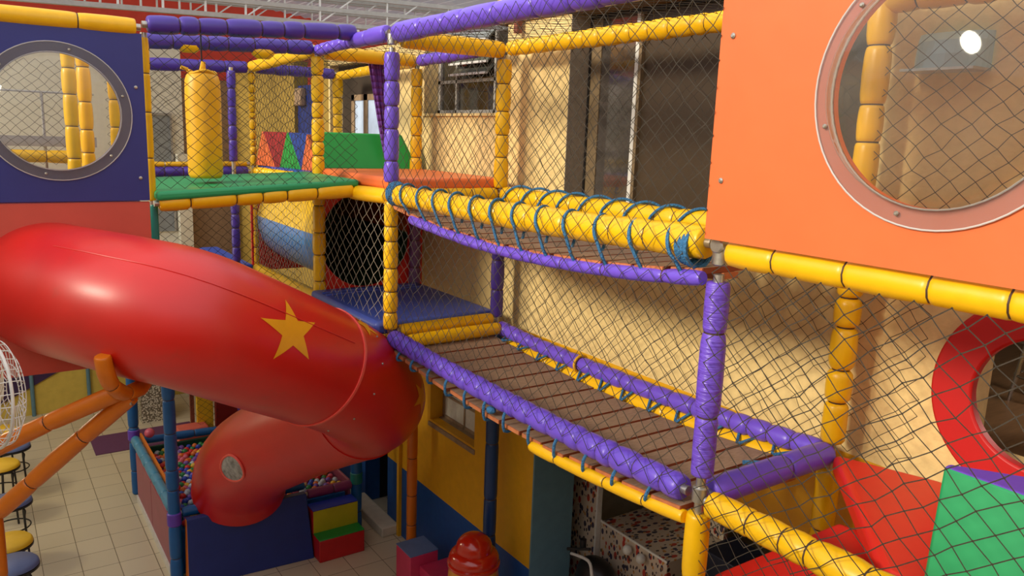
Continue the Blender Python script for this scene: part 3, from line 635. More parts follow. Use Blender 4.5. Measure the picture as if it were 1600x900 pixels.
# moulded ridge lines along the upper tube
for th in (5.3, 2.2):
    mb = MB(); mb.tube([spt(i, th, SR+.001) for i in range(18, FL)], .004, 6); mb.build('mould_seam', SLIDE, sl)
STAR = mat('yellow_sticker', (232, 160, 20), rough=.4, var=.05)
cum = [0]
for i in range(1, len(PP)): cum.append(cum[-1]+(PP[i]-PP[i-1]).length)
def on_tube(s, th, r):
    i = 0
    while i < len(cum)-2 and s > cum[i+1]: i += 1
    t = (s-cum[i])/(cum[i+1]-cum[i]); return spt(i, th, r).lerp(spt(i+1, th, r), t)
def star(s0, th0, size, rot):
    mb = MB(); vs = []; ring = []
    for q in range(10):
        rr = size if q % 2 == 0 else size*.40; ring.append((rr*cos(rot+q*PI/5), rr*sin(rot+q*PI/5)))
    loops = []
    for f in (.001, .25, .5, .75, 1):
        row = []
        for q in range(10):
            a, b = ring[q], ring[(q+1) % 10]
            for t in (0, .25, .5, .75):
                x = (a[0]+(b[0]-a[0])*t)*f; y = (a[1]+(b[1]-a[1])*t)*f
                row.append(on_tube(s0+x, th0+y/SR, SR+.0025))
        loops.append(row)
    mb.rings(loops, False, False); return mb.build('star_sticker', STAR, sl)
star(2.24, 5.53, .222, 1.9); star(3.05, 4.72, .13, .5); star(3.75, 5.55, .15, 1.0)
# oval clear window in the outlet
def window(i0, th0):
    mbf = MB(); loops = []
    for f in (.001, .5, 1):
        loops.append([on_tube(cum[i0]+.17*f*cos(2*PI*k/28), th0+.13*f*sin(2*PI*k/28)/SR, SR+.006) for k in range(28)])
    mbf.rings(loops, False, False); wn_ = mbf.build('clear_window', mat('window_plastic', (150, 150, 150), rough=.12, var=.5, scale=18), sl)
    MB().tube(loops[-1], .012, 6, closed=True).build('window_rim', LIPM, sl)
WIN_I, WIN_TH = 82, 1.65
window(WIN_I, WIN_TH)
# steel-pole support with orange padding
st = thing('slide_support', 'orange padded support with two slanting struts holding up the slide', 'support', (.2, 5.7, 0))
SO = ORF
foam_mb([(.66, 5.24, 3.02), (.3, 5.52, 2.80), (-.25, 5.95, 2.44)], .056, .55, .9).build('strut', [SO, TIE], st)
foam_mb([(.74, 5.27, 2.98), (.35, 5.56, 2.55), (-.02, 5.84, 2.12)], .056, .5, .9).build('strut', [SO, TIE], st)
foam_mb([(-.05, 5.86, 2.12), (-.055, 5.86, 0)], .056, .6, .93).build('column', [SO, TIE], st)
foam_mb(catmull([(.56, 5.02, 3.33), (.58, 5.05, 3.19), (.63, 5.13, 3.08), (.70, 5.24, 3.01), (.80, 5.36, 2.99), (.86, 5.5, 3.0)], 4), .05, .3, .88).build('cradle', [SO, TIE], st)
MB().tube([(.68, 5.3, 2.95), (.74, 5.24, 2.94)], .02, 8).build('joint', STEEL, st)

# ================================================================== MATS AND SOFT BLOCKS (upper floors)
def rbox(a, b): return MB().box(a, b)
mb = MB(); mb.hexa([(1.10, 6.12, 4.13), (2.68, 6.16, 4.225), (2.68, 7.4, 4.225), (1.12, 7.4, 4.15)], [(1.10, 6.12, 4.20), (2.68, 6.16, 4.285), (2.68, 7.4, 4.285), (1.12, 7.4, 4.22)])
mat_block('platform_mat', 'green padded platform mat under the punching bag', 'mat', mb, GRNV, .025)
mb = rbox((F+.02, C+.03, 4.235), (R+.1, D+.05, 4.33)); mat_block('platform_mat', 'orange padded mat at the far end of the upper bridge', 'mat', mb, ORV, .03)
mb = rbox((F-.1, C+.06, 3.08), (R+.02, D-.02, 3.19)); mat_block('platform_mat', 'blue padded mat in front of the tunnel mouth', 'mat', mb, MATB, .035)
bs = MB()
for dy in (.0, .10): bs.tube([(F-.06, D-.22-dy, 3.192), (F+.4, D-.2-dy, 3.196), (R-.1, D-.2-dy, 3.192)], .014, 6)
bs.build('mat_fold', MATB, bpy.data.objects['platform_mat.002'])
mat_block('platform_mat', 'blue and purple padded mat under the foam wedges', 'mat', rbox((F+.02, D+.08, 4.2), (R, E2-.05, 4.27)), BLUV, .03)
mat_block('platform_mat', 'dark green padded mat low down, behind the slide top', 'mat', rbox((1.3, 9.03, 3.05), (2.38, 10.6, 3.12)), GRNV, .03)
mat_block('platform_mat', 'small blue padded mat low down beside the slim purple post', 'mat', rbox((2.37, 9.03, 3.05), (2.62, 10.6, 3.13)), BLUV, .03)
mat_block('platform_mat', 'pale blue mat on the tower floor behind the blue panel', 'mat', rbox((-.6, 6.3, 4.1), (1.02, 8.9, 4.2)), mat('pale_blue_vinyl', (110, 130, 205), rough=.4), .03)
# triangular wedges: cross-section in x, running along y
def wedge_mb(x0, x1, y, L_, z, h, top=.0):
    m = MB(); a = [(x0, y, z), (x1, y, z), (x1-(x1-x0)*.05, y, z+h), (x0+(x1-x0)*(1-top-.05), y, z+h)]
    m.prism(a, (0, L_, 0)); return m
def wedge(label, p, w, h, L_, rot, mf, ms):
    t = thing('foam_wedge', label, 'foam block', p)
    mb = MB(); R_ = Matrix.Rotation(rot, 3, 'Z'); q = lambda x, y, z: R_ @ V3((x, y, z))+V3(p)
    a = [q(0, 0, 0), q(w, 0, 0), q(w, L_*.55, h), q(0, L_*.55, h)]; b = [q(0, L_, 0), q(w, L_, 0)]
    mb.add([a[0], a[1], a[2], a[3], b[0], b[1], q(0, L_*.62, h), q(w, L_*.62, h)], [(0, 1, 2, 3), (0, 4, 5, 1), (3, 2, 7, 6), (6, 7, 5, 4)], 0)
    mb.add([a[0], a[3], q(0, L_*.62, h), b[0]], [(0, 1, 2, 3)], 1); mb.add([a[1], a[2], q(w, L_*.62, h), b[1]], [(0, 1, 2, 3)], 1)
    mb.build('foam_body', [mf, ms], t, smooth=False); return t
wedge('red foam wedge with an orange end on the far mat', (2.72, 8.5, 4.27), .34, .37, .5, .12, REDV, ORV)
wedge('blue foam wedge with a green end beside the red wedge', (2.83, 8.0, 4.27), .32, .37, .5, .12, BLUV, GRN2)
wedge('orange foam wedge half hidden behind the yellow post, by the green block', (2.86, 7.62, 4.27), .1, .36, .34, .12, ORV, ORV)
mb = MB(); mb.hexa([(2.80, 7.42, 4.31), (3.78, 7.2, 4.31), (3.84, 7.62, 4.31), (2.88, 7.84, 4.31)], [(2.82, 7.5, 4.66), (3.64, 7.32, 4.66), (3.68, 7.5, 4.66), (2.86, 7.7, 4.66)])
mat_block('foam_block', 'long green foam block on the orange mat in front of the bright window', 'foam block', mb, GRN2, .015)
# purple drape
mb = MB(); n = 14; rows = []
for i in range(n+1):
    t = i/n; z = 5.33-.85*t; wd = .10-.075*t
    rows.append([(3.30+.10*t+(-1+2*k/10)*wd, 7.16+.02*sin(k*1.9+t*2), z) for k in range(11)])
for r0, r1 in zip(rows, rows[1:]):
    for k in range(10): mb.add([r0[k], r0[k+1], r1[k+1], r1[k]], [(0, 1, 2, 3)])
o = mb.build('fabric_drape', mat('purple_fabric', (104, 52, 140), rough=.8, bump=.2, scale=30), None); o.modifiers.new('thick', 'SOLIDIFY').thickness = .006
tag(o, 'purple fabric strip hanging from the top yellow rail', 'fabric')
# punching bag
t = thing('punching_bag', 'yellow punching bag hanging by a cord over the green platform', 'punching bag', (1.56, 6.62, 4.27))
MB().lathe([(.02, 4.265), (.115, 4.27), (.131, 4.30), (.132, 4.6), (.134, 4.9), (.130, 5.02), (.118, 5.06), (.10, 5.085), (.085, 5.08), (.04, 5.07), (.01, 5.07)], (1.56, 6.62, 0), 28).build('bag_body', mat('yellow_bag_vinyl', (232, 172, 14), rough=.45, bump=.2, scale=6, stretch=(1, 1, .3)), t, ang=60)
mb = MB(); mb.tube([(1.56+.1*cos(a), 6.62+.1*sin(a), 5.085+.012*sin(3*a)) for a in [2*PI*i/24 for i in range(24)]], .014, 6, closed=True); mb.tube([(1.56, 6.62, 5.07), (1.57, 6.61, 5.17)], [.03, .016], 8); mb.tube([(1.45, 6.6, 5.10), (1.40, 6.6, 5.115)], .016, 6); mb.build('tie', YROPE, t)
MB().tube([(1.56, 6.62, 5.17), (1.555, 6.6, 5.45)], .006, 6).build('cord', BCORD, t)
# crawl tunnel
tc = (3.17, 3.64); tn = thing('crawl_tunnel', 'crawl tunnel with yellow top half and blue lower half', 'tunnel', (tc[0], 8, 3.15))
TY = mat('yellow_tunnel_plastic', (228, 184, 40), rough=.3, coat=.3); TB = mat('blue_tunnel_plastic', (70, 120, 190), rough=.3, coat=.3); TG = mat('shaded_tunnel_plastic', (36, 70, 50), rough=.4); TO = mat('shaded_yellow_tunnel_plastic', (190, 110, 20), rough=.5)  # inner colours are the yellow and blue shells with shade painted in
for a0, a1, m, mi_, nm in ((.1, PI-.1, TY, TO, 'upper_shell'), (PI-.1, 2*PI+.1, TB, TG, 'lower_shell')):
    mb = MB(); K = 24; outer = []; inner = []
    for j in range(9):
        y = 7.16+1.9*j/8; rr = .485+.01*sin(PI*j/8)
        outer.append([V3((tc[0]+rr*cos(a0+(a1-a0)*k/K), y, tc[1]+rr*sin(a0+(a1-a0)*k/K))) for k in range(K+1)])
        inner.append([V3((tc[0]+(rr-.012)*cos(a0+(a1-a0)*k/K), y, tc[1]+(rr-.012)*sin(a0+(a1-a0)*k/K))) for k in range(K+1)])
    for rows, mi in ((outer, 0), (inner, 1)):
        for r0, r1 in zip(rows, rows[1:]):
            for k in range(K): mb.add([r0[k], r0[k+1], r1[k+1], r1[k]], [(0, 1, 2, 3)], mi)
    mb.build(nm, [m, mi_], tn, ang=60)
mb = MB(); mb.prism([(tc[0]+.48*cos(2*PI*k/32), 9.05, tc[1]+.48*sin(2*PI*k/32)) for k in range(32)], (0, .02, 0)); mb.build('end_cap', TG, tn)  # far end closed off, its darkness put into the colour
mb = MB(); hole_plate(mb, (tc[0], 7.13, tc[1]), (1, 0, 0), (0, 0, 1), (0, 1, 0), .03, (-.52, .62, -.5, .55), .47); tag(mb.build('tunnel_panel', REDV, None, smooth=False), 'red panel around the tunnel mouth, behind the two yellow posts', 'panel')
tag(MB().box((2.62, 9.08, 3.05), (3.8, 9.11, 4.15)).build('tunnel_panel', REDV, None, smooth=False), 'red panel at the far end of the striped tunnel', 'panel')
# right bay soft play
mb = MB(); mb.prism([(3.62, 2.22, 3.0), (2.74, 1.42, 3.0), (2.74, .5, 3.0), (3.78, .5, 3.0), (3.78, 1.75, 3.0)], (0, 0, .115)); mat_block('corner_mat', 'bright red corner mat behind the net at lower right', 'mat', mb, REDV, .035)
mb = MB(); mb.hexa([(2.72, .4, 3.12), (3.55, .4, 3.12), (2.96, 1.34, 3.12), (2.8, 1.30, 3.12)], [(2.85, .4, 3.555), (3.5, .4, 3.555), (2.895, 1.315, 3.555), (2.85, 1.31, 3.555)])
mb.mi = [0, 1, 0, 0, 0, 0]; o = mb.build('foam_wedge', [GRNV, PURV], None, bevel=.012, seg=2); tag(o, 'green foam wedge with a purple back at the far lower right', 'foam block')
mb = MB(); mb.hexa([(2.78, 1.2, 2.0), (3.5, 1.2, 2.0), (3.5, 2.15, 2.0), (2.78, 2.25, 2.0)], [(2.78, 1.2, 2.95), (3.3, 1.2, 3.0), (3.3, 1.95, 2.93), (2.78, 2.25, 2.66)])
mat_block('foam_wedge', 'red foam wedge below the thick yellow rail at the bottom', 'foam block', mb, REDV, .02)
# red ring portal and room furniture
mb = MB(); hole_plate(mb, (W-.07, 1.38, 3.59), (0, -1, 0), (0, 0, 1), (1, 0, 0), .065, .49, .30, 80); tag(mb.build('portal_ring', mat('portal_red_vinyl', (186, 18, 16), rough=.5, var=.04), None, bevel=.012), 'red padded ring around the round opening in the wall at right', 'ring')
def roomstool(x, y, label):
    t = thing('room_stool', label, 'stool', (x, y, 3.08), None)
    MB().lathe([(.01, 3.52), (.17, 3.52), (.185, 3.54), (.18, 3.575), (.01, 3.59)], (x, y, 0), 24).build('seat', BLACK, t)
    for k in range(4):
        a = PI/4+PI/2*k; MB().tube([(x+.11*cos(a), y+.11*sin(a), 3.52), (x+.17*cos(a), y+.17*sin(a), 3.08)], .014, 8).build('leg', CHROME, t)
    MB().tube([(x+.145*cos(2*PI*k/24), y+.145*sin(2*PI*k/24), 3.25) for k in range(24)], .008, 6, closed=True).build('foot_ring', CHROME, t)
_l = bpy.data.lights.new('room_fill', 'POINT'); _l.energy = 25; _l.color = (1, .93, .82); _l.shadow_soft_size = .15; _o = bpy.data.objects.new('room_fill', _l); COL.objects.link(_o); _o.location = (5.6, 1.2, 3.85)  # unseen fill light added to brighten the room behind the ring
roomstool(5.0, 1.55, 'dark stool with chrome legs, nearer one seen through the red ring'); roomstool(5.7, 2.1, 'dark stool with chrome legs, deeper one seen through the red ring')

t = thing('glint_lamp', 'pale blue glowing shape standing in for a reflection in the orange panel dome', 'lamp', (3.8, 2.0, 5.05))  # lamp added in place of a cyan reflection on the dome
mb = MB(); rows = [[(W-.01-d*.16*sin(PI*k/16), 2.0+.17*cos(PI*k/16), 5.06+.16*d2) for k in range(17)] for d, d2 in ((1, 0), (.95, .4), (.8, .8), (.5, 1.05))]
for r0, r1 in zip(rows, rows[1:]):
    for k in range(16): mb.add([r0[k], r0[k+1], r1[k+1], r1[k]], [(0, 1, 2, 3)])
mb.build('lamp_shade', mat('lamp_shade_plastic', (150, 175, 180), rough=.3), t)
MB().tube([(W-.07, 1.93, 5.08), (W-.07, 2.0, 5.16)], .022, 10).build('bulb', mat('lamp_tube', (90, 205, 240), emit=2.2, var=0), t)
MB().box((W-.17, 1.83, 5.05), (W-.005, 2.17, 5.062)).build('lamp_base', STEEL, t)
# tower interior seen through the blue dome
t = thing('guard_rail', 'dark metal guard rail seen through the blue panel dome', 'railing', (.3, 9.2, 4.2))
MB().tube([(-.8, 9.2, 4.95), (1.1, 9.2, 4.95)], .012, 6).build('top_bar', GREYM, t)
for x in (-.3, .64): MB().tube([(x, 9.2, 4.2), (x, 9.2, 4.95)], .014, 6).build('upright', GREYM, t)
MB().box((-.8, 9.18, 4.42), (1.1, 9.22, 4.52)).build('bottom_bar', GREYM, t)
rail('yellow low rail seen through the bottom of the blue panel dome', [([(-.6, 9.1, 4.34), (.98, 9.1, 4.32)], .06, YEL, .3, .9)])

# ================================================================== NETS
net('front net over the upper plank bridge', (F-.09, A+.02, 4.1), (0, 1, 0), (0, 0, 1), C-A-.05, 1.32, .115, .1)
net('front net beside the lower plank bridge', (F-.075, A+.02, 3.06), (0, 1, 0), (0, 0, 1), C-A-.05, 1.03, .115, .1)
net('rear net along the wall behind the upper plank bridge', (R+.05, A, 4.2), (0, 1, 0), (0, 0, 1), C-A, 1.17, .115, .1)
net('rear net along the wall behind the lower plank bridge', (R+.05, A-.4, 3.1), (0, 1, 0), (0, 0, 1), C-A+.4, 1.06, .115, .1)
net('rear net in front of the louvred window', (R+.04, C, 4.25), (0, 1, 0), (0, 0, 1), D-C, 1.12, .1, .1)
net('roof net stretched over the upper bridge bay', (F, .4, 5.42), (0, 1, 0), (1, 0, 0), C-.4, R-F, .1, .1, bulge=-.03)
net('roof net stretched over the orange mat bay', (F, C, 5.42), (0, 1, 0), (1, 0, 0), D-C, R-F, .1, .1, bulge=-.03)
net('roof net stretched over the foam wedge bay', (F, D, 5.40), (0, 1, 0), (1, 0, 0), E2-D, R-F, .1, .1, bulge=-.03)
net('front net of the foam wedge bay, left of the yellow post', (F, D+.05, 4.25), (0, 1, 0), (0, 0, 1), E2-D-.08, 1.08, .09, .1)
net('tight front net beside the striped tunnel', (F-.02, D+.05, 3.1), (0, 1, 0), (0, 0, 1), E2-D-.08, 1.06, .085, .085, r=.0018, m=LCORD)
net('front net of the tunnel mouth bay', (F-.02, C+.05, 3.1), (0, 1, 0), (0, 0, 1), D-C-.1, 1.05, .14, .12, r=.0018, m=LCORD)
net('net closing the green platform above its yellow front rail', (1.1, 6.16, 4.22), (1, 0, 0), (0, 0, 1), 1.56, 1.14, .1, .085)
net('far net behind the punching bag', (1.2, E2+.05, 4.2), (1, 0, 0), (0, 0, 1), 1.45, 1.1, .1, .085)
net('net under the green platform beside the slide top', (1.15, 7.5, 3.1), (1, 0, 0), (0, 0, 1), 1.5, 1.05, .1, .085)
net('far net behind the blue dome tower', (-.8, 9.0, 4.25), (1, 0, 0), (0, 0, 1), 1.85, 1.0, .1, .09)
net('near net under the orange panel at right', (F-.082, .3, 3.0), (0, 1, 0), (0, 0, 1), A-.33, 1.185, .115, .098, r=.0024, knots=True)
net('low net hanging below the thick yellow rail', (F-.03, .6, 2.2), (0, 1, 0), (0, 0, 1), A-.63, .86, .115, .1)
net('rear net seen through the orange panel dome', (R-.02, .2, 4.25), (0, 1, 0), (0, 0, 1), 2.05, 1.5, .115, .1)
net('cross net at the near end of the bridges', (F+.08, A-.06, 3.12), (1, 0, 0), (0, 0, 1), R-F-.1, .0+1.0, .115, .1) if False else None

# ================================================================== BALL PIT
PX0, PX1, PY0, PY1 = 1.46, 3.46, 8.06, 10.42
def pit_post(label, x, y, h, band):
    t = padded('padded_post', label, 'post', [([(x, y, .0), (x, y, h)], .06, BLF, .32, .86)])
    MB().tube([(x, y, band), (x, y, band+.02), (x, y, band+.14), (x, y, band+.16)], [.05, .072, .072, .05], 12).build('band', PURV if x < 3 else TEAL, t)
pit_post('near blue post of the ball pit, below the red slide', PX0, PY0, 2.95, .62)
pit_post('far left blue post of the ball pit', PX0, PY1, 2.2, .72)
pit_post('right blue post of the ball pit behind the foam steps', PX1, PY0, 2.0, .62)
pit_post('far right blue post of the ball pit', PX1, PY1, 1.2, .72)
rail('blue rail along the left side of the ball pit', [([(PX0, PY0+.08, .78), (PX0, PY1-.08, .76)], .056, mat('light_blue_foam', (66, 136, 170), **FOAM), .3, .86)])
rail('blue rail along the back of the ball pit', [([(PX0+.08, PY1, .70), (PX1-.06, PY1, .64)], .05, BLF, .3, .88)])
rail('blue rail along the front of the ball pit behind the navy pad', [([(PX0+.08, PY0+.06, .72), (2.85, PY0+.06, .72)], .05, BLF, .5, .9)])
rail('plum rail along the front of the ball pit above the foam steps', [([(2.87, PY0+.02, .62), (PX1-.06, PY0+.02, .62)], .055, mat('plum_foam', (130, 50, 100), **FOAM), .3, .88)])
t = thing('pit_wall', 'plum and orange side board of the ball pit', 'panel', (PX0, 9.2, 0))
for a, b in ((PY0+.05, 9.2), (9.2, PY1-.25)): MB().box((PX0-.03, a+.005, .08), (PX0+.03, b-.005, .66)).build('board', PLUMV, t, bevel=.012)
MB().box((PX0+.05, PY0+.06, .66), (PX0+.075, PY1-.1, .84)).build('inner_lip', ORF, t)
MB().box((PX0-.045, PY0+.05, 0), (PX0+.03, PY1-.25, .09)).build('foot_strip', WHITEM, t)
tag(MB().box((PX0+.1, PY1-.06, .1), (PX1-.05, PY1-.03, .62)).build('pit_wall', mat('dark_green_vinyl', (16, 66, 44), rough=.5), None, bevel=.01), 'dark green back wall of the ball pit', 'panel')
tag(MB().box((PX1-.06, PY0+.1, .1), (PX1-.03, PY1-.1, .64)).build('pit_wall', PLUMV, None, bevel=.01), 'plum right side wall of the ball pit', 'panel')
mb = MB(); mb.hexa([(PX0+.07, 7.84, 0), (2.83, 7.76, 0), (2.83, 7.98, 0), (PX0+.07, 8.0, 0)], [(PX0+.09, 7.93, .715), (2.80, 7.90, .72), (2.80, 7.98, .72), (PX0+.09, 8.0, .715)])
mb.mi = [0, 0, 0, 0, 0, 1]; tag(mb.build('pit_pad', [NAVYP, ORF], None, bevel=.008), 'navy blue pad leaning on the front of the ball pit', 'panel')
mb = MB(); mb.box((PX0+.06, PY0+.1, 0), (PX1-.1, PY1-.1, .5))
tag(mb.build('floor_pad', BLF, None, smooth=False), 'blue floor of the ball pit underneath the loose balls', 'mat')
BALLC = dict(red=(206, 40, 40), blue=(40, 70, 180), yellow=(226, 180, 50), green=(40, 130, 70), pink=(214, 96, 120), white=(190, 200, 210), orange=(220, 110, 40), purple=(120, 80, 170))
bmats = {k: mat(k+'_ball_plastic', v, rough=.35, var=.03) for k, v in BALLC.items()}; bmesh_ = {}
def ball_mesh(k):
    if k not in bmesh_:
        mb = MB(); sphere(mb, (0, 0, 0), .036, 14, 9); me = bpy.data.meshes.new('pit_ball'); me.from_pydata([tuple(v) for v in mb.v], [], mb.f); me.materials.append(bmats[k]); me.polygons.foreach_set('use_smooth', [True]*len(me.polygons)); bmesh_[k] = me
    return bmesh_[k]
spots = []
y = PY0+.16; row = 0
while y < PY1-.12:
    x = PX0+.13+(row % 2)*.036
    while x < PX1-.12:
        spots.append((x+random.uniform(-.008, .008), y+random.uniform(-.008, .008), .535+random.uniform(0, .035))); x += .074
    y += .066; row += 1
# those seen best: left part of the pit
spots.sort(key=lambda p: p[0]+.35*abs(p[1]-9.2))
cols = list(BALLC)
for i, (x, y, z) in enumerate(spots[:300]):
    k = random.choice(cols); o = bpy.data.objects.new('pit_ball', ball_mesh(k)); COL.objects.link(o); o.location = (x, y, z)
    tag(o, 'small %s plastic ball among the loose balls in the ball pit' % k, 'ball', 'loose %s balls in the ball pit' % k)
mb = MB(); 
for i, (x, y, z) in enumerate(spots[300:]): sphere(mb, (x, y, z), .036, 8, 6, mi=i % 8)
tag(mb.build('pit_balls', [bmats[k] for k in cols], None), 'coloured plastic balls heaped at the right side of the ball pit', 'balls', kind='stuff')
o = bpy.data.objects.new('pit_ball', ball_mesh('pink')); COL.objects.link(o); o.location = (PX0+.15, PY1-.2, .86); o.scale = (1.7, 1.7, 1.7)
tag(o, 'large pink ball balanced at the far left corner of the ball pit', 'ball')

# foam steps
def steps(label, c, ux, uy, w, d, h, m):
    """two-step block; ux along the tread, uy pointing back"""
    t = thing('foam_steps', label, 'steps', c); c, ux, uy = V3(c), V3(ux).normalized(), V3(uy).normalized()
    P_ = lambda a, b, z: c+ux*a+uy*b+V3((0, 0, z)); e = .012
    def blk(a0, a1, b0, b1, z0, z1): m_ = MB(); m_.hexa([P_(a0, b0, z0), P_(a1, b0, z0), P_(a1, b1, z0), P_(a0, b1, z0)], [P_(a0, b0, z1), P_(a1, b0, z1), P_(a1, b1, z1), P_(a0, b1, z1)]); return m_
    blk(0, w, 0, d, 0, h/2-e).build('base_block', m[0], t, bevel=.01); blk(0, w, 0, d*.5, h/2-e, h/2).build('lower_tread', m[1], t, bevel=.004)
    blk(0, w, d*.5, d, h/2-e, h-e).build('upper_block', m[0], t, bevel=.01); blk(.004, w-.004, d*.5-.004, d*.5, h/2, h-e).build('riser', m[2], t); blk(0, w, d*.5, d, h-e, h).build('upper_tread', m[3], t, bevel=.004)
steps('two-step foam block with blue, yellow, green and red faces', (2.84, 7.62, 0), (1, 0, 0), (0, 1, 0), .53, .38, .54, [mat('steps_red_vinyl', (180, 20, 26), rough=.45), GRN2, mat('lime_vinyl', (180, 170, 20), rough=.5), mat('steps_blue_vinyl', (24, 54, 170), rough=.45)])
steps('pink foam step block with a blue-grey top beside the jar', (3.86, 6.30, 0), (0, 1, 0), (-1, 0, 0), .46, .52, .5, [PINKV, PINKV, PINKV, mat('slate_blue_vinyl', (90, 120, 170), rough=.5)]) if False else None
t = thing('foam_steps', 'pink foam step block with a slate blue top beside the red-lidded jar', 'steps', (3.6, 6.6, 0))
MB().box((3.35, 6.46, 0), (3.67, 6.78, .49)).build('upper_block', PINKV, t, bevel=.01); MB().box((3.35, 6.46, .49), (3.67, 6.78, .5)).build('upper_tread', mat('slate_blue_vinyl', (90, 120, 170), rough=.5), t)
MB().box((3.45, 6.12, 0), (3.84, 6.455, .27)).build('lower_block', GRN2, t, bevel=.01); MB().box((3.45, 6.12, .27), (3.84, 6.455, .38)).build('lower_tread', PINKV, t, bevel=.01)
# jar with domed lid
jx, jy = 3.38, 5.32
t = thing('novelty_jar', 'big orange jar with a glossy red domed lid by the yellow wall', 'jar', (jx, jy, 0))
JB = mat('orange_jar_plastic', (214, 136, 20), rough=.25, coat=.5); JR = mat('red_jar_plastic', (190, 34, 12), rough=.18, coat=.6)
MB().lathe([(.01, 0), (.17, 0), (.20, .05), (.225, .3), (.23, .6), (.225, .9), (.21, 1.02), (.01, 1.03)], (jx, jy, 0), 36).build('jar_body', JB, t, ang=60)
ld = MB().lathe([(.215, .985), (.232, .995), (.232, 1.02), (.218, 1.03), (.224, 1.05), (.220, 1.075), (.205, 1.105), (.182, 1.125), (.162, 1.13), (.162, 1.15), (.158, 1.175), (.145, 1.21), (.118, 1.242), (.08, 1.265), (.04, 1.277), (.002, 1.28)], (jx, jy, 0), 36).build('lid', JR, t, ang=50)
fd = V3((-jx, -jy, 0)).normalized(); fs = V3((-fd.y, fd.x, 0))
def facebit(name, dx, dz, rx, rz, m):
    mb = MB(); sphere(mb, (0, 0, 0), 1, 14, 8); q = [V3(v) for v in mb.v]; mb.v = [tuple(V3((jx, jy, dz))+fd*.222+fs*(dx+p.x*rx)+V3((0, 0, p.z*rz))+fd*(p.y*.02)) for p in q]; mb.build(name, m, t)
facebit('red_spot', .0, .87, .06, .05, JR); facebit('dark_mark', -.06, .955, .035, .010, BLACKM); facebit('dark_mark', .06, .955, .035, .010, BLACKM)

# ================================================================== LOWER ROOM
t = thing('toy_counter', 'white counter and tall side board printed with coloured letters', 'cabinet', (4.8, 4.7, 0))
MB().box((4.55, 5.08, 0), (4.60, 5.56, 2.0)).build('side_board', CONF, t, bevel=.005)
MB().box((4.55, 5.055, 0), (4.605, 5.078, 2.0)).build('edge_strip', WHITEM, t)
MB().box((4.6, 4.2, 0), (5.3, 5.05, 1.2)).build('counter', CONF, t, bevel=.008)
MB().box((4.595, 4.2, 1.19), (4.605, 5.05, 1.21)).build('edge_strip', WHITEM, t)
MB().box((5.3, 4.2, 1.2), (5.35, 5.05, 2.0)).build('back_board', CONF, t)
for y, lab in ((4.62, 'left'), (4.45, 'right')):
    mb = MB(); sphere(mb, (4.54, y, 1.13), .045, 14, 10); tag(mb.build('white_ball', WHITEM, None), 'round white knob ball, %s one on the printed counter front' % lab, 'ball')
t = thing('ride_on_bike', 'dark coin ride motorbike with a pale curved fairing and purple light', 'ride', (4.4, 4.75, 0))
mb = MB(); sphere(mb, (4.35, 4.8, .82), .2, 16, 10, (.8, 1.1, 1)); mb.build('body', BLACKM, t)
MB().box((4.2, 4.62, 0), (4.5, 5.0, .62)).build('pedestal', mat('ride_base', (90, 60, 30), rough=.5), t, bevel=.03)
MB().tube(catmull([(4.2, 4.98, 1.02), (4.18, 4.72, 1.08), (4.16, 4.64, .98), (4.18, 4.62, .86), (4.16, 4.74, .74), (4.14, 4.84, .72)], 5), .014, 8).build('fairing_edge', WHITEM, t)
MB().tube([(4.22, 5.06, 1.02), (4.3, 4.84, 1.1)], .014, 8).build('handlebar', BLACKM, t)
MB().tube(arc((4.13, 4.66, .72), (0, 1, 0), (0, 0, 1), .06, 10, -PI/2, PI/2), .012, 6).build('light_strip', mat('purple_light', (90, 40, 240), emit=2.0), t)
MB().lathe([(.01, .0), (.03, 0), (.03, .09), (.01, .1)], (4.3, 4.94, 1.06), 12).build('mirror', BLACKM, t)
tag(MB().box((4.9, 3.75, 0), (5.3, 4.1, 1.3)).build('storage_box', mat('near_black_blue', (14, 18, 40), rough=.6), None, bevel=.01), 'dark blue box in the shadowed room right of the printed counter', 'box')
# hidden-corner pads behind the pit
tag(MB().box((2.34, 10.95, .1), (2.56, 11.0, 1.4)).build('yellow_pad', YELV, None, bevel=.01), 'narrow yellow pad behind the ball pit under the slide', 'panel')
tag(MB().box((2.58, 10.9, 0), (3.3, 10.98, 1.5)).build('red_pad', DREDV, None, bevel=.01), 'dark red pad behind the ball pit under the slide', 'panel')
tag(MB().box((2.27, 11.0, 0), (2.32, 11.05, 1.6)).build('pole', RUST, None), 'thin brown pole left of the narrow yellow pad', 'pole')
net('net hanging in front of the narrow yellow pad', (2.32, 10.85, .1), (1, 0, 0), (0, 0, 1), .28, 1.3, .1, .09)
tag(MB().box((2.05, 10.75, 0), (2.45, 11.0, .62)).build('foam_block', mat('salmon_vinyl', (214, 100, 84), rough=.5), None, bevel=.02), 'salmon foam block just behind the ball pit', 'foam block')

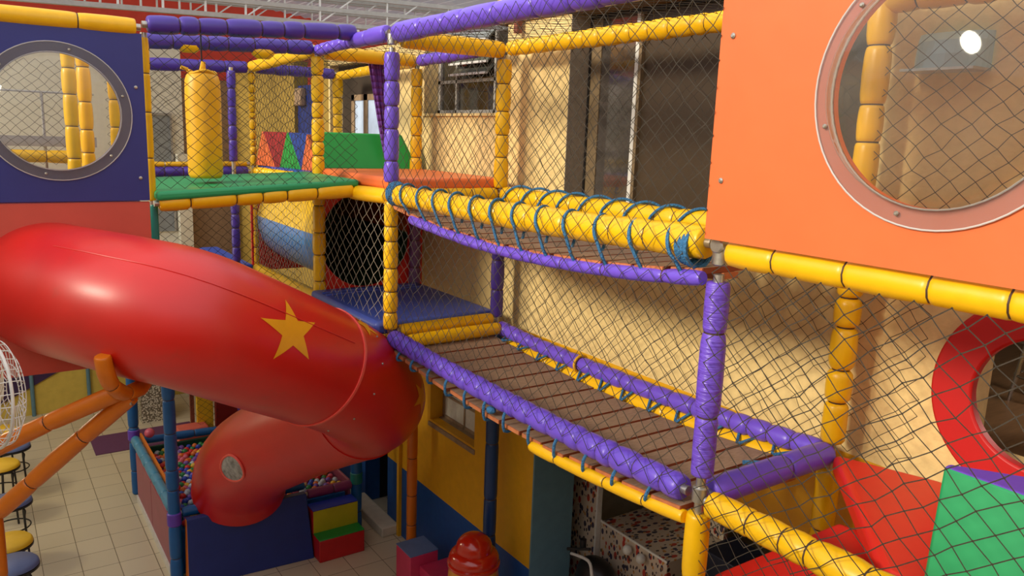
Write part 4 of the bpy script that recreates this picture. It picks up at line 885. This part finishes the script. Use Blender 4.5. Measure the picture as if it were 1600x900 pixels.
# ================================================================== FLOOR ITEMS, LEFT
tag(MB().box((1.17, 11.97, .0), (2.6, 12.72, .012)).build('floor_mat', PURM, None, smooth=False), 'dark purple mat on the tiled floor behind the ball pit', 'mat')
seats = [(.05, 11.6, 'y', 'yellow-topped stool farthest along the row at left'), (.16, 10.98, 'b', 'blue-topped stool second farthest in the row at left'), (.02, 10.38, 'y', 'yellow-topped stool in the middle of the row, under the slanting struts'), (.08, 9.3, 'b', 'grey-blue-topped stool third nearest, crossed by the lower strut'), (.03, 8.33, 'y', 'yellow-topped stool second nearest at the lower left'), (.05, 7.86, 'b', 'grey-blue-topped stool nearest, at the bottom left corner')]
SY = mat('yellow_seat', (226, 180, 40), rough=.4, var=.05); SB = mat('slate_seat', (92, 106, 150), rough=.4, var=.05)
for x, y, c, lab in seats:
    t = thing('bar_stool', lab, 'stool', (x, y, 0), 'round bar stools at left')
    MB().lathe([(.01, .68), (.19, .68), (.205, .695), (.20, .715), (.18, .735), (.01, .745)], (x, y, 0), 32).build('seat', SY if c == 'y' else SB, t, ang=50)
    MB().lathe([(.19, .66), (.207, .665), (.207, .685), (.19, .69)], (x, y, 0), 32).build('seat_rim', BLACKM, t)
    for k in range(4):
        a = PI/4+PI/2*k; MB().tube(catmull([(x+.10*cos(a), y+.10*sin(a), .66), (x+.17*cos(a), y+.17*sin(a), .62), (x+.16*cos(a), y+.16*sin(a), .5), (x+.19*cos(a), y+.19*sin(a), 0)], 4), .011, 8).build('leg', BLACKM, t)
    MB().tube([(x+.17*cos(2*PI*k/28), y+.17*sin(2*PI*k/28), .42) for k in range(28)], .008, 6, closed=True).build('foot_ring', BLACKM, t)
_l = bpy.data.lights.new('floor_fill', 'POINT'); _l.energy = 90; _l.color = (1, .86, .55); _l.shadow_soft_size = .25; _o = bpy.data.objects.new('floor_fill', _l); COL.objects.link(_o); _o.location = (-1.2, 10.2, 3.2)  # unseen warm fill light added to brighten the tiled floor
# fan
fc = V3((.0, 4.62, 3.30)); ax = V3((.95, .30, -.06)).normalized(); fu = ax.cross(V3((0, 0, 1))).normalized(); fv = fu.cross(ax)
t = thing('wall_fan', 'white wire-caged fan at the left edge below the slide', 'fan', tuple(fc-ax*.5))
RF = .28
mb = MB(); mb.tube([fc+fu*(RF*cos(2*PI*k/48))+fv*(RF*sin(2*PI*k/48)) for k in range(48)], .008, 8, closed=True); mb.build('cage_ring', WHITEM, t)
for side, nm in ((1, 'front_cage'), (-1, 'rear_cage')):
    mb = MB()
    for k in range(28):
        a = 2*PI*k/28; d = fu*cos(a)+fv*sin(a)
        mb.tube([fc+d*RF, fc+d*RF*.96+ax*side*.05, fc+d*RF*.75+ax*side*.085, fc+d*RF*.3+ax*side*.10], .0025, 5)
    for q, h in ((.96, .05), (.75, .085), (.5, .095), (.3, .10)):
        mb.tube([fc+ax*side*h+fu*(RF*q*cos(2*PI*k/40))+fv*(RF*q*sin(2*PI*k/40)) for k in range(40)], .0025, 5, closed=True)
    mb.build(nm, WHITEM, t)
for k in range(3):
    mb = MB(); a0 = 2*PI*k/3; rows = []
    for i in range(7):
        rr = .04+.17*i/6; rows.append([fc+fu*(rr*cos(a0+.9*(j/4-.5)*min(1, .5+i/6)+.1*i))+fv*(rr*sin(a0+.9*(j/4-.5)*min(1, .5+i/6)+.1*i))+ax*(.03*(j/4-.5)) for j in range(5)])
    for r0, r1 in zip(rows, rows[1:]):
        for j in range(4): mb.add([r0[j], r0[j+1], r1[j+1], r1[j]], [(0, 1, 2, 3)])
    o = mb.build('blade', FANB, t); o.modifiers.new('thick', 'SOLIDIFY').thickness = .004
mb = MB(); mb.tube([fc-ax*.04, fc-ax*.06, fc-ax*.10, fc-ax*.2, fc-ax*.26, fc-ax*.28], [.05, .08, .095, .09, .06, .02], 20); mb.build('motor_housing', FANB, t)
mb = MB(); mb.tube([fc-ax*.2-V3((0, 0, .08)), fc-ax*.24-V3((0, 0, .3)), fc-ax*.26-V3((0, 0, 3.28))], [.025, .02, .02], 10); mb.lathe([(.02, 0), (.2, 0), (.19, .03), (.03, .05)], tuple((fc-ax*.26).xy)+(0,), 24); mb.build('stand', FANB, t)
# far floor fittings
for x, lab in ((.55, 'left grey downpipe on the pale yellow far wall'), (1.35, 'right grey downpipe on the pale yellow far wall')):
    tag(MB().tube([(x, 14.15, 0), (x, 14.15, 1.2)], .03, 10).build('downpipe', GREYB, None), lab, 'pipe')
mb = MB(); mb.prism([(.1, 14.16, .25), (1.05, 14.16, .75), (.1, 14.16, .72)], (0, .03, 0)); tag(mb.build('wall_panel', mat('deep_violet_paint', (52, 26, 70), rough=.6), None), 'dark violet three-cornered panel on the far wall behind the fan', 'panel')

for o in bpy.data.objects:
    if '_loc' in o: del o['_loc']
